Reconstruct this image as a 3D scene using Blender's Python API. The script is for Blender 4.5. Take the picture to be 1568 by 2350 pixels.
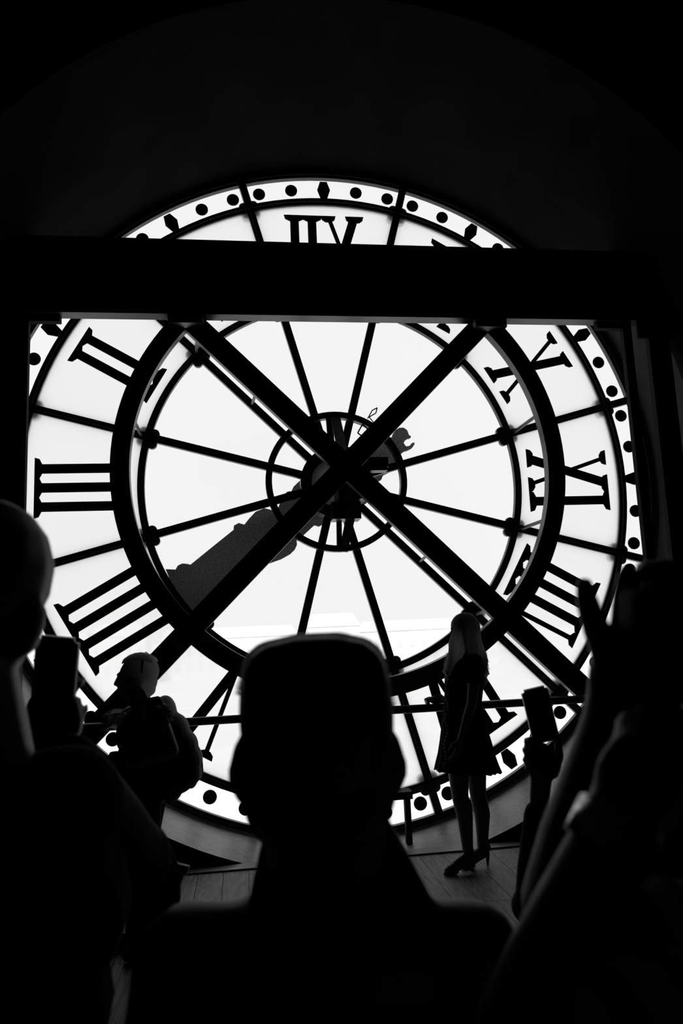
import bpy, bmesh, math, random
from mathutils import Vector as V, Matrix

# ---------------------------------------------------------------- scene reset
for o in list(bpy.data.objects):
    bpy.data.objects.remove(o, do_unlink=True)
scene = bpy.context.scene
COL = scene.collection
random.seed(7)
R_ = math.radians

# ---------------------------------------------------------------- camera
# Clock plane is y = 0, the room lies at y < 0, floor is z = 0.
S = 2.75                       # metres per clock unit (unit = radius of the minute dots)
CZ = 1.03 * S                  # height of the clock centre above the floor
IMG_W, IMG_H, FPX = 1568.0, 2350.0, 1706.1
YAW, PITCH, ROLL = 0.135594, 0.152948, -0.041964
CAM = V((-0.295749 * S, -2.279330 * S, -0.445912 * S + CZ))
FWD = V((math.sin(YAW) * math.cos(PITCH), math.cos(YAW) * math.cos(PITCH), math.sin(PITCH)))
_r = V((math.cos(YAW), -math.sin(YAW), 0.0))
_u = _r.cross(FWD)
RGT = _r * math.cos(ROLL) + _u * math.sin(ROLL)
UPV = -_r * math.sin(ROLL) + _u * math.cos(ROLL)

cd = bpy.data.cameras.new('camera')
cam = bpy.data.objects.new('camera', cd)
COL.objects.link(cam)
M3 = Matrix((RGT, UPV, -FWD)).transposed()
cam.matrix_world = Matrix.Translation(CAM) @ M3.to_4x4()
cd.sensor_fit = 'HORIZONTAL'
cd.sensor_width = 24.0
cd.lens = FPX / IMG_W * 24.0
cd.clip_start = 0.05
cd.clip_end = 3000
cd.dof.use_dof = True
cd.dof.focus_distance = 5.6
cd.dof.aperture_fstop = 4.5
scene.camera = cam

# ---------------------------------------------------------------- world, sun, exposure
w = bpy.data.worlds.new('overcast_sky')
scene.world = w
w.use_nodes = True
nt = w.node_tree
nt.nodes.clear()
out = nt.nodes.new('ShaderNodeOutputWorld')
bg = nt.nodes.new('ShaderNodeBackground')
tc = nt.nodes.new('ShaderNodeTexCoord')
ns = nt.nodes.new('ShaderNodeTexNoise')
ns.inputs['Scale'].default_value = 2.2
ns.inputs['Detail'].default_value = 4
rp = nt.nodes.new('ShaderNodeValToRGB')
rp.color_ramp.elements[0].position = 0.3
rp.color_ramp.elements[0].color = (0.955, 0.955, 0.955, 1)
rp.color_ramp.elements[1].position = 0.75
rp.color_ramp.elements[1].color = (1, 1, 1, 1)
bg.inputs['Strength'].default_value = 0.96
nt.links.new(tc.outputs['Generated'], ns.inputs['Vector'])
nt.links.new(ns.outputs['Fac'], rp.inputs['Fac'])
nt.links.new(rp.outputs['Color'], bg.inputs['Color'])
nt.links.new(bg.outputs['Background'], out.inputs['Surface'])

sd = bpy.data.lights.new('sun', 'SUN')
sd.energy = 2.6
sd.angle = R_(4)
sun = bpy.data.objects.new('sun', sd)
COL.objects.link(sun)
sun.rotation_euler = (R_(42), 0, R_(-25))     # stands behind the building, lights the town only

scene.view_settings.view_transform = 'Standard'
scene.view_settings.look = 'None'
scene.view_settings.gamma = 1.0
scene.view_settings.exposure = 0.0
scene.view_settings.use_curve_mapping = False


# ---------------------------------------------------------------- helpers
def at(px, py, d):
    """world point seen at photo pixel (px,py) at d metres along the view axis"""
    return CAM + (FWD + RGT * ((px - IMG_W / 2) / FPX) + UPV * ((IMG_H / 2 - py) / FPX)) * d


def aty(px, py, y):
    d = FWD + RGT * ((px - IMG_W / 2) / FPX) + UPV * ((IMG_H / 2 - py) / FPX)
    return CAM + d * ((y - CAM.y) / d.y)


def tag(o, label=None, cat=None, group=None, kind=None):
    if label: o['label'] = label
    if cat: o['category'] = cat
    if group: o['group'] = group
    if kind: o['kind'] = kind
    return o


def empty(name, loc, label=None, cat=None, group=None):
    o = bpy.data.objects.new(name, None)
    o.empty_display_size = 0.1
    o.location = loc
    COL.objects.link(o)
    return tag(o, label, cat, group)


def link(name, me, parent=None, loc=(0, 0, 0), rot=(0, 0, 0)):
    o = bpy.data.objects.new(name, me)
    COL.objects.link(o)
    o.location = loc
    o.rotation_euler = rot
    if parent:
        o.parent = parent
    return o


_mats = {}


def mat(name, col=0.02, rough=0.6, spec=0.3, metal=0.0, var=0.0, scale=20.0, bump=0.0, stretch=(1, 1, 1)):
    if name in _mats:
        return _mats[name]
    m = bpy.data.materials.new(name)
    m.use_nodes = True
    t = m.node_tree
    b = t.nodes['Principled BSDF']
    c = (col, col, col, 1) if not isinstance(col, tuple) else (*col, 1)
    b.inputs['Base Color'].default_value = c
    b.inputs['Roughness'].default_value = rough
    b.inputs['Specular IOR Level'].default_value = spec
    b.inputs['Metallic'].default_value = metal
    if var or bump:
        tcn = t.nodes.new('ShaderNodeTexCoord')
        mp = t.nodes.new('ShaderNodeMapping')
        mp.inputs['Scale'].default_value = stretch
        n = t.nodes.new('ShaderNodeTexNoise')
        n.inputs['Scale'].default_value = scale
        n.inputs['Detail'].default_value = 5
        t.links.new(tcn.outputs['Object'], mp.inputs['Vector'])
        t.links.new(mp.outputs['Vector'], n.inputs['Vector'])
        if var:
            r = t.nodes.new('ShaderNodeValToRGB')
            r.color_ramp.elements[0].position = 0.3
            r.color_ramp.elements[1].position = 0.7
            r.color_ramp.elements[0].color = tuple(max(0, x * (1 - var)) for x in c[:3]) + (1,)
            r.color_ramp.elements[1].color = tuple(min(1, x * (1 + var)) for x in c[:3]) + (1,)
            t.links.new(n.outputs['Fac'], r.inputs['Fac'])
            t.links.new(r.outputs['Color'], b.inputs['Base Color'])
        if bump:
            bp = t.nodes.new('ShaderNodeBump')
            bp.inputs['Strength'].default_value = bump
            bp.inputs['Distance'].default_value = 0.01
            t.links.new(n.outputs['Fac'], bp.inputs['Height'])
            t.links.new(bp.outputs['Normal'], b.inputs['Normal'])
    _mats[name] = m
    return m


def wood_mat(name, c0, c1, rough, spec, axis_scale, scale, ringk=0.28):
    m = bpy.data.materials.new(name)
    m.use_nodes = True
    t = m.node_tree
    b = t.nodes['Principled BSDF']
    tcn = t.nodes.new('ShaderNodeTexCoord')
    oi = t.nodes.new('ShaderNodeObjectInfo')
    ad = t.nodes.new('ShaderNodeVectorMath'); ad.operation = 'ADD'
    mulr = t.nodes.new('ShaderNodeMath'); mulr.operation = 'MULTIPLY'; mulr.inputs[1].default_value = 37.0
    mp = t.nodes.new('ShaderNodeMapping'); mp.inputs['Scale'].default_value = axis_scale
    n = t.nodes.new('ShaderNodeTexNoise'); n.inputs['Scale'].default_value = scale; n.inputs['Detail'].default_value = 3
    n.inputs['Distortion'].default_value = 0.6
    sn = t.nodes.new('ShaderNodeMath'); sn.operation = 'MULTIPLY'; sn.inputs[1].default_value = 70
    si = t.nodes.new('ShaderNodeMath'); si.operation = 'SINE'
    n2 = t.nodes.new('ShaderNodeTexNoise'); n2.inputs['Scale'].default_value = scale * 14; n2.inputs['Detail'].default_value = 3
    mx = t.nodes.new('ShaderNodeMath'); mx.operation = 'MULTIPLY_ADD'; mx.inputs[1].default_value = ringk
    r = t.nodes.new('ShaderNodeValToRGB')
    r.color_ramp.elements[0].position = 0.15; r.color_ramp.elements[0].color = (c0, c0, c0, 1)
    r.color_ramp.elements[1].position = 0.8; r.color_ramp.elements[1].color = (c1, c1, c1, 1)
    L = t.links.new
    L(oi.outputs['Random'], mulr.inputs[0])
    L(tcn.outputs['Object'], ad.inputs[0]); L(mulr.outputs[0], ad.inputs[1])
    L(ad.outputs[0], mp.inputs['Vector'])
    L(mp.outputs[0], n.inputs['Vector']); L(mp.outputs[0], n2.inputs['Vector'])
    L(n.outputs['Fac'], sn.inputs[0]); L(sn.outputs[0], si.inputs[0])
    L(si.outputs[0], mx.inputs[0]); L(n2.outputs['Fac'], mx.inputs[2])
    L(mx.outputs[0], r.inputs['Fac']); L(r.outputs['Color'], b.inputs['Base Color'])
    bp = t.nodes.new('ShaderNodeBump'); bp.inputs['Strength'].default_value = 0.12; bp.inputs['Distance'].default_value = 0.004
    L(mx.outputs[0], bp.inputs['Height']); L(bp.outputs['Normal'], b.inputs['Normal'])
    b.inputs['Roughness'].default_value = rough
    b.inputs['Specular IOR Level'].default_value = spec
    return m


def glass_mat(name, dirt=0.5):
    """clear pane: see-through with a faint Fresnel reflection and specks of grime"""
    m = bpy.data.materials.new(name)
    m.use_nodes = True
    t = m.node_tree
    t.nodes.clear()
    L = t.links.new
    o = t.nodes.new('ShaderNodeOutputMaterial')
    tr = t.nodes.new('ShaderNodeBsdfTransparent')
    gl = t.nodes.new('ShaderNodeBsdfGlossy'); gl.inputs['Roughness'].default_value = 0.03
    fr = t.nodes.new('ShaderNodeFresnel'); fr.inputs['IOR'].default_value = 1.3
    mx = t.nodes.new('ShaderNodeMixShader')
    tcn = t.nodes.new('ShaderNodeTexCoord')
    vo = t.nodes.new('ShaderNodeTexNoise'); vo.inputs['Scale'].default_value = 26; vo.inputs['Detail'].default_value = 6
    vo.inputs['Roughness'].default_value = 0.75
    r = t.nodes.new('ShaderNodeValToRGB')
    r.color_ramp.elements[0].position = 0.70; r.color_ramp.elements[0].color = (1, 1, 1, 1)
    g = 1 - 0.5 * dirt
    r.color_ramp.elements[1].position = 0.80; r.color_ramp.elements[1].color = (g, g, g, 1)
    L(tcn.outputs['Object'], vo.inputs['Vector'])
    L(vo.outputs['Fac'], r.inputs['Fac']); L(r.outputs['Color'], tr.inputs['Color'])
    L(fr.outputs[0], mx.inputs[0]); L(tr.outputs[0], mx.inputs[1]); L(gl.outputs[0], mx.inputs[2])
    L(mx.outputs[0], o.inputs['Surface'])
    return m


def frosted_mat(name, col, see=0.3):
    m = bpy.data.materials.new(name)
    m.use_nodes = True
    t = m.node_tree
    t.nodes.clear()
    L = t.links.new
    o = t.nodes.new('ShaderNodeOutputMaterial')
    tl = t.nodes.new('ShaderNodeBsdfTranslucent')
    tcn = t.nodes.new('ShaderNodeTexCoord')
    vo = t.nodes.new('ShaderNodeTexNoise'); vo.inputs['Scale'].default_value = 22; vo.inputs['Detail'].default_value = 6
    vo.inputs['Roughness'].default_value = 0.75
    r = t.nodes.new('ShaderNodeValToRGB')
    r.color_ramp.elements[0].position = 0.69; r.color_ramp.elements[0].color = (col, col, col, 1)
    r.color_ramp.elements[1].position = 0.80; r.color_ramp.elements[1].color = (col * .6, col * .6, col * .6, 1)
    L(tcn.outputs['Object'], vo.inputs['Vector'])
    tr = t.nodes.new('ShaderNodeBsdfTransparent')
    mx = t.nodes.new('ShaderNodeMixShader'); mx.inputs[0].default_value = see
    L(vo.outputs['Fac'], r.inputs['Fac']); L(r.outputs['Color'], tl.inputs['Color'])
    L(tl.outputs[0], mx.inputs[1]); L(tr.outputs[0], mx.inputs[2])
    L(mx.outputs[0], o.inputs['Surface'])
    return m


class MB:
    """collects simple solids into one mesh"""
    def __init__(s):
        s.v, s.f, s.mi = [], [], []

    def add(s, verts, faces, mi=0):
        k = len(s.v)
        s.v += [V(p) for p in verts]
        s.f += [tuple(i + k for i in f) for f in faces]
        s.mi += [mi] * len(faces)

    def box(s, c, size, rot=None, mi=0):
        h = V(size) / 2
        P = [V((x * h.x, y * h.y, z * h.z)) for z in (-1, 1) for y in (-1, 1) for x in (-1, 1)]
        if rot: P = [rot @ p for p in P]
        s.add([p + V(c) for p in P], [(0, 2, 3, 1), (4, 5, 7, 6), (0, 1, 5, 4), (2, 6, 7, 3), (0, 4, 6, 2), (1, 3, 7, 5)], mi)

    def prism(s, poly, y0, y1, mi=0):
        """poly: list of (x,z); extruded along y"""
        n = len(poly)
        a = [V((x, y0, z)) for x, z in poly] + [V((x, y1, z)) for x, z in poly]
        s.add(a, [tuple(range(n)), tuple(range(2 * n - 1, n - 1, -1))] + [(i, i + n, (i + 1) % n + n, (i + 1) % n) for i in range(n)], mi)

    def tube(s, p0, p1, r0, r1=None, n=12, mi=0):
        r1 = r0 if r1 is None else r1
        p0, p1 = V(p0), V(p1)
        d = (p1 - p0).normalized()
        a = d.orthogonal().normalized(); b = d.cross(a)
        vs = [p + (a * math.cos(2 * math.pi * i / n) + b * math.sin(2 * math.pi * i / n)) * r for p, r in ((p0, r0), (p1, r1)) for i in range(n)]
        s.add(vs, [tuple(range(n - 1, -1, -1)), tuple(range(n, 2 * n))] + [(i, (i + 1) % n, (i + 1) % n + n, i + n) for i in range(n)], mi)

    def pipe(s, pts, r, n=8, mi=0):
        for a, b in zip(pts[:-1], pts[1:]):
            s.tube(a, b, r, r, n, mi)

    def arc(s, r0, r1, y0, y1, t0, t1, n, closed=False, mi=0):
        """annular sector in the xz plane, angle clockwise from +z"""
        vs, fs = [], []
        m = n if closed else n + 1
        for i in range(m):
            t = t0 + (t1 - t0) * i / n
            sn, c = math.sin(t), math.cos(t)
            vs += [V((r0 * sn, y0, r0 * c)), V((r1 * sn, y0, r1 * c)), V((r1 * sn, y1, r1 * c)), V((r0 * sn, y1, r0 * c))]
        for i in range(n):
            a, b = 4 * i, 4 * ((i + 1) % m)
            for k in range(4):
                fs.append((a + k, b + k, b + (k + 1) % 4, a + (k + 1) % 4))
        if not closed:
            fs += [(0, 1, 2, 3), (4 * n + 3, 4 * n + 2, 4 * n + 1, 4 * n)]
        s.add(vs, fs, mi)

    def taper(s, rf, rb, ro, y0, y1, t0, t1, n):
        """slightly conical liner: inner radius rf at y0 and rb at y1"""
        vs, fs = [], []
        for i in range(n + 1):
            t = t0 + (t1 - t0) * i / n
            sn, c = math.sin(t), math.cos(t)
            vs += [V((rf * sn, y0, rf * c)), V((ro * sn, y0, ro * c)), V((ro * sn, y1, ro * c)), V((rb * sn, y1, rb * c))]
        for i in range(n):
            a, b = 4 * i, 4 * i + 4
            for k in range(4):
                fs.append((a + k, b + k, b + (k + 1) % 4, a + (k + 1) % 4))
        fs += [(0, 1, 2, 3), (4 * n + 3, 4 * n + 2, 4 * n + 1, 4 * n)]
        s.add(vs, fs)

    def mesh(s, name, mats, origin=(0, 0, 0), smooth=False):
        me = bpy.data.meshes.new(name)
        o = V(origin)
        me.from_pydata([p - o for p in s.v], [], s.f)
        for m in (mats if isinstance(mats, (list, tuple)) else [mats]):
            me.materials.append(m)
        me.polygons.foreach_set('material_index', s.mi)
        bm = bmesh.new(); bm.from_mesh(me)
        bmesh.ops.recalc_face_normals(bm, faces=bm.faces)
        bm.to_mesh(me); bm.free()
        if smooth:
            me.polygons.foreach_set('use_smooth', [True] * len(me.polygons))
        me.update()
        return me

    def build(s, name, mats, parent=None, smooth=False):
        """verts are in world space; the object's origin goes to the parent's place or to the solid's own base"""
        if parent:
            loc = V(parent.location) if parent.parent is None else V(parent.location) + V(parent.parent.location)
            return link(name, s.mesh(name, mats, loc, smooth), parent)
        lo = V([min(p[k] for p in s.v) for k in range(3)]); hi = V([max(p[k] for p in s.v) for k in range(3)])
        o = V(((lo.x + hi.x) / 2, (lo.y + hi.y) / 2, lo.z))
        return link(name, s.mesh(name, mats, o, smooth), None, o)


# ---------------------------------------------------------------- materials
M_steel = mat('black_steel', 0.012, 0.38, 0.5, var=0.3, scale=14)
M_iron = mat('clock_iron', 0.014, 0.42, 0.5, var=0.3, scale=30)
M_black = mat('black_paint', 0.006, 0.7, 0.15)
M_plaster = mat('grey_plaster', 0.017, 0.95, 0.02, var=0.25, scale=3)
M_reveal_lit = mat('lit_reveal_plaster', 0.055, 0.85, 0.2, var=0.25, scale=3)  # same plaster made paler: window light on the reveal sides, put into the colour
M_side_lit = mat('lit_side_plaster', 0.040, 0.85, 0.2, var=0.25, scale=3)  # vault plaster lightened, window light on the side walls painted in
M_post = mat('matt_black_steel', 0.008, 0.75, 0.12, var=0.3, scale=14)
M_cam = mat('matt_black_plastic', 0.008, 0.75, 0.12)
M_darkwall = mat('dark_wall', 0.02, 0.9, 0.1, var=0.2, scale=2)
M_galv = mat('galvanised_steel', 0.22, 0.45, 0.5, var=0.3, scale=30)
M_plank = wood_mat('oak_plank', 0.08, 0.32, 0.5, 0.3, (6, 0.45, 6), 1.3, 0.2)
M_sill = wood_mat('polished_wood_sill', 0.2, 0.5, 0.38, 0.4, (0.35, 4, 4), 1.2, 0.10)
M_bar = mat('brushed_floor_strip', 0.16, 0.4, 0.5, var=0.2, scale=40)
M_glass = glass_mat('clear_glass', 0.35)
M_frost = frosted_mat('frosted_glass', 0.84, 0.22)
M_back = bpy.data.materials.new('glass_back'); M_back.use_nodes = True
_t = M_back.node_tree; _t.nodes.clear()
_o = _t.nodes.new('ShaderNodeOutputMaterial'); _b = _t.nodes.new('ShaderNodeBsdfTransparent'); _t.links.new(_b.outputs[0], _o.inputs['Surface'])
M_skin = mat('skin', 0.075, 0.5, 0.35, var=0.15, scale=30)
M_hair_d = mat('dark_hair', 0.012, 0.45, 0.4)


def thin_mat(name, col, tcol, f, scale=60, stretch=(1, 1, .12)):
    """hair or thin cloth: part of the light comes through from behind"""
    m = mat(name, col, 0.5, 0.3, var=0.5, scale=scale, stretch=stretch)
    t = m.node_tree
    p = t.nodes['Principled BSDF']
    o = [n for n in t.nodes if n.type == 'OUTPUT_MATERIAL'][0]
    tl = t.nodes.new('ShaderNodeBsdfTranslucent'); tl.inputs['Color'].default_value = (tcol, tcol, tcol, 1)
    mx = t.nodes.new('ShaderNodeMixShader'); mx.inputs[0].default_value = f
    t.links.new(p.outputs[0], mx.inputs[1]); t.links.new(tl.outputs[0], mx.inputs[2]); t.links.new(mx.outputs[0], o.inputs['Surface'])
    return m


M_hair_l = thin_mat('pale_hair', 0.6, 0.95, 0.8)
M_hair_b = thin_mat('fair_hair', 0.25, 0.7, 0.65)
M_ruffle = thin_mat('thin_ruffle_cloth', 0.3, 0.6, 0.55, 90, (1, 1, 1))
M_cloth_k = mat('black_cloth', 0.006, 0.9, 0.05, var=0.3, scale=60)
M_cloth_d = mat('dark_cloth', 0.012, 0.85, 0.1, var=0.3, scale=60)
M_cloth_g = mat('grey_cloth', 0.2, 0.85, 0.1, var=0.3, scale=60)
M_nylon = mat('black_nylon', 0.008, 0.6, 0.3, var=0.3, scale=80)
M_plastic = mat('black_plastic', 0.01, 0.35, 0.5)
M_screen = mat('dark_screen', 0.004, 0.15, 0.5)
M_chrome = mat('bright_metal', 0.6, 0.25, 0.5, metal=1.0)
M_eye = mat('eye', 0.3, 0.2, 0.5)
M_stone = mat('pale_stone', 0.78, 0.9, 0.1, var=0.06, scale=0.2)
M_roof = mat('pale_zinc_roof', 0.68, 0.8, 0.1, var=0.08, scale=0.3)
M_pane_far = mat('far_window', 0.66, 0.6, 0.2)
M_ground = mat('pale_paving', 0.75, 0.9, 0.1, var=0.12, scale=0.05)
M_hand = mat('weathered_hand', 0.30, 0.8, 0.2, var=0.45, scale=70)

# ---------------------------------------------------------------- the setting
TUN = 1.074 * S            # radius of the round opening and of the vault
YW = -0.26 * S             # room face of the clock wall
YA = -0.70 * S             # face of the arch towards the room
RX, RZ, YB = 3.5, 6.7, -9.8   # room half width, height, rear


def structure(o):
    return tag(o, kind='structure')


# reveal of the round opening, upper plaster part and lower wooden liner
CEN = V((0, 0, CZ))


def shifted(mb, off):
    mb.v = [p + off for p in mb.v]
    return mb


T0 = R_(112)
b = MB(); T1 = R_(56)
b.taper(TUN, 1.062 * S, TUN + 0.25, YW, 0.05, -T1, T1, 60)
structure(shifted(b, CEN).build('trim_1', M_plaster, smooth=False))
for k_, (ta, tb) in enumerate(((T1, T0), (-T0, -T1))):  # side arcs split off to carry the painted-in window light
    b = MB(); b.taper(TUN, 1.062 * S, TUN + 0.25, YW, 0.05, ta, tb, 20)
    structure(shifted(b, CEN).build('trim_%d' % (4 + k_), M_reveal_lit))
b = MB(); b.taper(TUN, 1.062 * S, TUN + 0.25, YW, 0.05, T0, 2 * math.pi - T0, 60)
o = shifted(b, CEN).build('trim_2', M_sill)
structure(o)

# clock wall below the vault: two corner pieces beside the wooden liner
def corner(sign):
    pts = []
    n = 24
    for i in range(n + 1):
        t = R_(90) + (R_(180) - math.acos(0.0) - 0.0) * i / n      # 90..180 degrees
        pts.append((sign * (TUN + 0.002) * math.sin(t), CZ + (TUN + 0.002) * math.cos(t)))
    pts.append((0, -0.35)); pts.append((sign * (TUN + 0.5), -0.35)); pts.append((sign * (TUN + 0.5), CZ))
    return pts
b = MB()
for sgn in (-1, 1):
    P = corner(sgn)
    n = 24
    base = len(P) - 3
    # fan strips between arc and the outer corner so the faces stay convex
    oc = (sgn * (TUN + 0.5), -0.35)
    arcp = P[:n + 1]
    outer = []
    for i in range(n + 1):
        a = R_(90) * i / n
        # points along the right-angled outer border
        if i <= n // 2:
            outer.append((sgn * (TUN + 0.5), CZ - (CZ + 0.35) * (i / (n / 2))))
        else:
            outer.append((sgn * (TUN + 0.5) * (1 - (i - n / 2) / (n / 2)), -0.35))
    for i in range(n):
        b.prism([arcp[i], arcp[i + 1], outer[i + 1], outer[i]], YW, YW + 0.25)
structure(b.build('wall_clock', M_darkwall))

# vaulted bay between clock wall and arch
b = MB(); b.arc(TUN, TUN + 0.3, YA, YW, -R_(90), R_(90), 72)
shifted(b, CEN)
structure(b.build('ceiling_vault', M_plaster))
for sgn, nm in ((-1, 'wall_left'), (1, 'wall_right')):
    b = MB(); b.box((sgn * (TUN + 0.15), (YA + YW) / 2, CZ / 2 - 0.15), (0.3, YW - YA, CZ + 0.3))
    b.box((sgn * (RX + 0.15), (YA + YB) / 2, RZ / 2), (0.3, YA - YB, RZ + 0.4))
    structure(b.build(nm, M_side_lit))
# arch wall facing the room
b = MB()
n = 48
for i in range(n):
    t0, t1 = -R_(90) + R_(180) * i / n, -R_(90) + R_(180) * (i + 1) / n
    def outp(t):
        k = min((RX + 0.3) / max(abs(math.sin(t)), 1e-6), (RZ + 0.2 - CZ) / max(math.cos(t), 1e-6))
        return (k * math.sin(t), CZ + k * math.cos(t))
    TH = TUN + 0.01
    i0, i1 = (TH * math.sin(t0), CZ + TH * math.cos(t0)), (TH * math.sin(t1), CZ + TH * math.cos(t1))
    b.prism([i0, i1, outp(t1), outp(t0)], YA + 0.002, YA + 0.25)
for sgn in (-1, 1):
    b.box((sgn * (TUN + 0.01 + RX + 0.3) / 2, YA + 0.126, CZ / 2 - 0.15), (RX + 0.29 - TUN, 0.248, CZ + 0.3))
structure(b.build('wall_arch', M_darkwall))
b = MB(); b.box((0, YB - 0.15, RZ / 2), (2 * RX + 0.6, 0.3, RZ + 0.4)); structure(b.build('wall_back', M_darkwall))
b = MB(); b.box((0, (YA + YB) / 2, RZ + 0.15), (2 * RX + 0.6, YA - YB + 0.6, 0.3)); structure(b.build('ceiling', M_darkwall))

# floor: sub-floor slab plus single oak planks running towards the clock
b = MB(); b.box((0, (YW + YB) / 2, -0.18), (2 * RX + 0.6, YW - YB, 0.30))
floor = b.build('floor', M_darkwall)
structure(floor)
PW, PL = 0.169, 2.2
Y0 = -0.313 * S
b = MB(); hw, hl, th = PW / 2 - 0.0012, PL / 2 - 0.001, 0.03
b.add([(-hw, -hl, -th), (hw, -hl, -th), (hw, hl, -th), (-hw, hl, -th), (-hw, -hl, -.0015), (hw, -hl, -.0015), (hw, hl, -.0015), (-hw, hl, -.0015),
       (-hw + .002, -hl + .002, 0), (hw - .002, -hl + .002, 0), (hw - .002, hl - .002, 0), (-hw + .002, hl - .002, 0)],
      [(0, 3, 2, 1), (0, 1, 5, 4), (1, 2, 6, 5), (2, 3, 7, 6), (3, 0, 4, 7), (4, 5, 9, 8), (5, 6, 10, 9), (6, 7, 11, 10), (7, 4, 8, 11), (8, 9, 10, 11)])
plank_me = b.mesh('plank', M_plank)
fl = V(floor.location)
i0 = int(-2.9 / PW)
k = 0
for i in range(-17, 18):
    x = 0.134 * S + PW / 2 + i * PW
    if abs(x) > 2.9: continue
    offs = [0.0, 1.25, 0.55, 1.8, 0.9][i % 5]
    y = Y0 - PL / 2
    j = 0
    first = PL - offs if offs else PL
    ys = Y0
    while ys > YB + 0.2:
        ln = first if j == 0 else PL
        ln = min(ln, ys - YB - 0.05)
        o = link('plank', plank_me, floor, V((x, ys - ln / 2, 0.0)) - fl)
        o.scale = (1, ln / PL, 1)
        ys -= ln
        j += 1
# threshold strip in front of the sill
b = MB()
b.box((0, -0.284 * S, -0.012), (2 * TUN - 0.02, 0.05 * S, 0.035))
b.box((0, -0.3095 * S, 0.002), (2 * TUN - 0.02, 0.007 * S, 0.020))
structure(b.build('trim_3', M_bar))

# ---------------------------------------------------------------- the clock face
clock = empty('tower_clock', CEN, 'giant round glass clock dial with black Roman numerals seen from behind', 'clock')
FR0, FR1 = -0.016 * S, 0.006 * S


def ring(name, r0, r1, rib0, rib1):
    b = MB()
    b.arc(r0 * S, r1 * S, -0.008 * S, 0.010 * S, 0, 2 * math.pi, 144, True)
    b.arc(rib0 * S, rib1 * S, -0.017 * S, -0.008 * S, 0, 2 * math.pi, 144, True)
    return link(name, b.mesh(name, M_iron), clock)


ring('outer_rim', 1.041, 1.0615, 1.048, 1.0545)
ring('numeral_ring', 0.9425, 0.9675, 0.951, 0.9575)
ring('inner_ring', 0.586, 0.607, 0.593, 0.5995)
b = MB()
b.box((0, 0.001 * S, (0.105 + 1.044) / 2 * S), (0.024 * S, 0.018 * S, (1.044 - 0.105) * S))
b.box((0, -0.0125 * S, (0.112 + 1.044) / 2 * S), (0.008 * S, 0.009 * S, (1.044 - 0.112) * S))
spoke_me = b.mesh('spoke', M_iron)
for k in range(12):
    link('spoke', spoke_me, clock, (0, 0, 0), (0, R_(15 + 30 * k), 0))


def pane(name, r0, r1, mats, k, me=[None]):
    return None


def sector_mesh(name, r0, r1, mats, n):
    b = MB()
    t = R_(14.7)
    vs = []
    b.arc(r0 * S, r1 * S, 0.0, 0.0035 * S, -t, t, n)
    me = b.mesh(name, mats)
    if len(mats) > 1:      # only the room face is frosted
        for p in me.polygons:
            p.material_index = 0 if p.normal.y < -0.9 else 1
    return me


pm_c = sector_mesh('centre_pane', 0.10, 0.588, [M_glass], 6)
pm_f = sector_mesh('frosted_pane', 0.604, 0.945, [M_frost, M_back], 8)
pm_o = sector_mesh('outer_pane', 0.965, 1.044, [M_glass], 8)
for k in range(12):
    rot = (0, R_(30 * k), 0)
    link('centre_pane', pm_c, clock, (0, 0, 0), rot)
    link('frosted_pane', pm_f, clock, (0, 0, 0), rot)
    link('outer_pane', pm_o, clock, (0, 0, 0), rot)

# minute dots and hour markers on the outer band
b = MB(); b.tube((0, -0.004 * S, 0), (0, -0.0002 * S, 0), 0.0200 * S, n=32)
dot_me = b.mesh('minute_dot', M_black)
b = MB(); b.prism([(x * S, z * S) for x, z in ((-.0115, -.0295), (.0115, -.0295), (.0215, 0), (.0115, .0295), (-.0115, .0295), (-.0215, 0))], -0.004 * S, -0.0002 * S)
hex_me = b.mesh('hour_marker', M_black)
for k in range(12):
    t = R_(30 * k)
    link('hour_marker', hex_me, clock, (S * math.sin(t), 0, S * math.cos(t)), (0, t, 0))
    for a in (6.25, 12.45, 17.55, 23.75):
        t = R_(30 * k + a)
        link('minute_dot', dot_me, clock, (S * math.sin(t), 0, S * math.cos(t)), (0, t, 0))

# numerals (mirrored: the dial is meant to be read from the street)
RI, RO = 0.633, 0.906
IW, XW, VW = 0.058, 0.140, 0.135
ST, TN = 0.0285, 0.0135       # thick and thin stroke


def serif(b, u, top, half, st, y0, y1):
    v0 = RO if top else RI
    s = -1 if top else 1
    b.prism([(q[0] * S, q[1] * S) for q in ((u - half, v0), (u + half, v0), (u + half - .004, v0 + s * .0135), (u + st / 2, v0 + s * .0215),
                                            (u - st / 2, v0 + s * .0215), (u - half + .004, v0 + s * .0135))], y0, y1)


def stroke(b, u0, v0, u1, v1, w_, y0, y1):
    b.prism([(q[0] * S, q[1] * S) for q in ((u0 - w_ / 2, v0), (u0 + w_ / 2, v0), (u1 + w_ / 2, v1), (u1 - w_ / 2, v1))], y0, y1)


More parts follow.
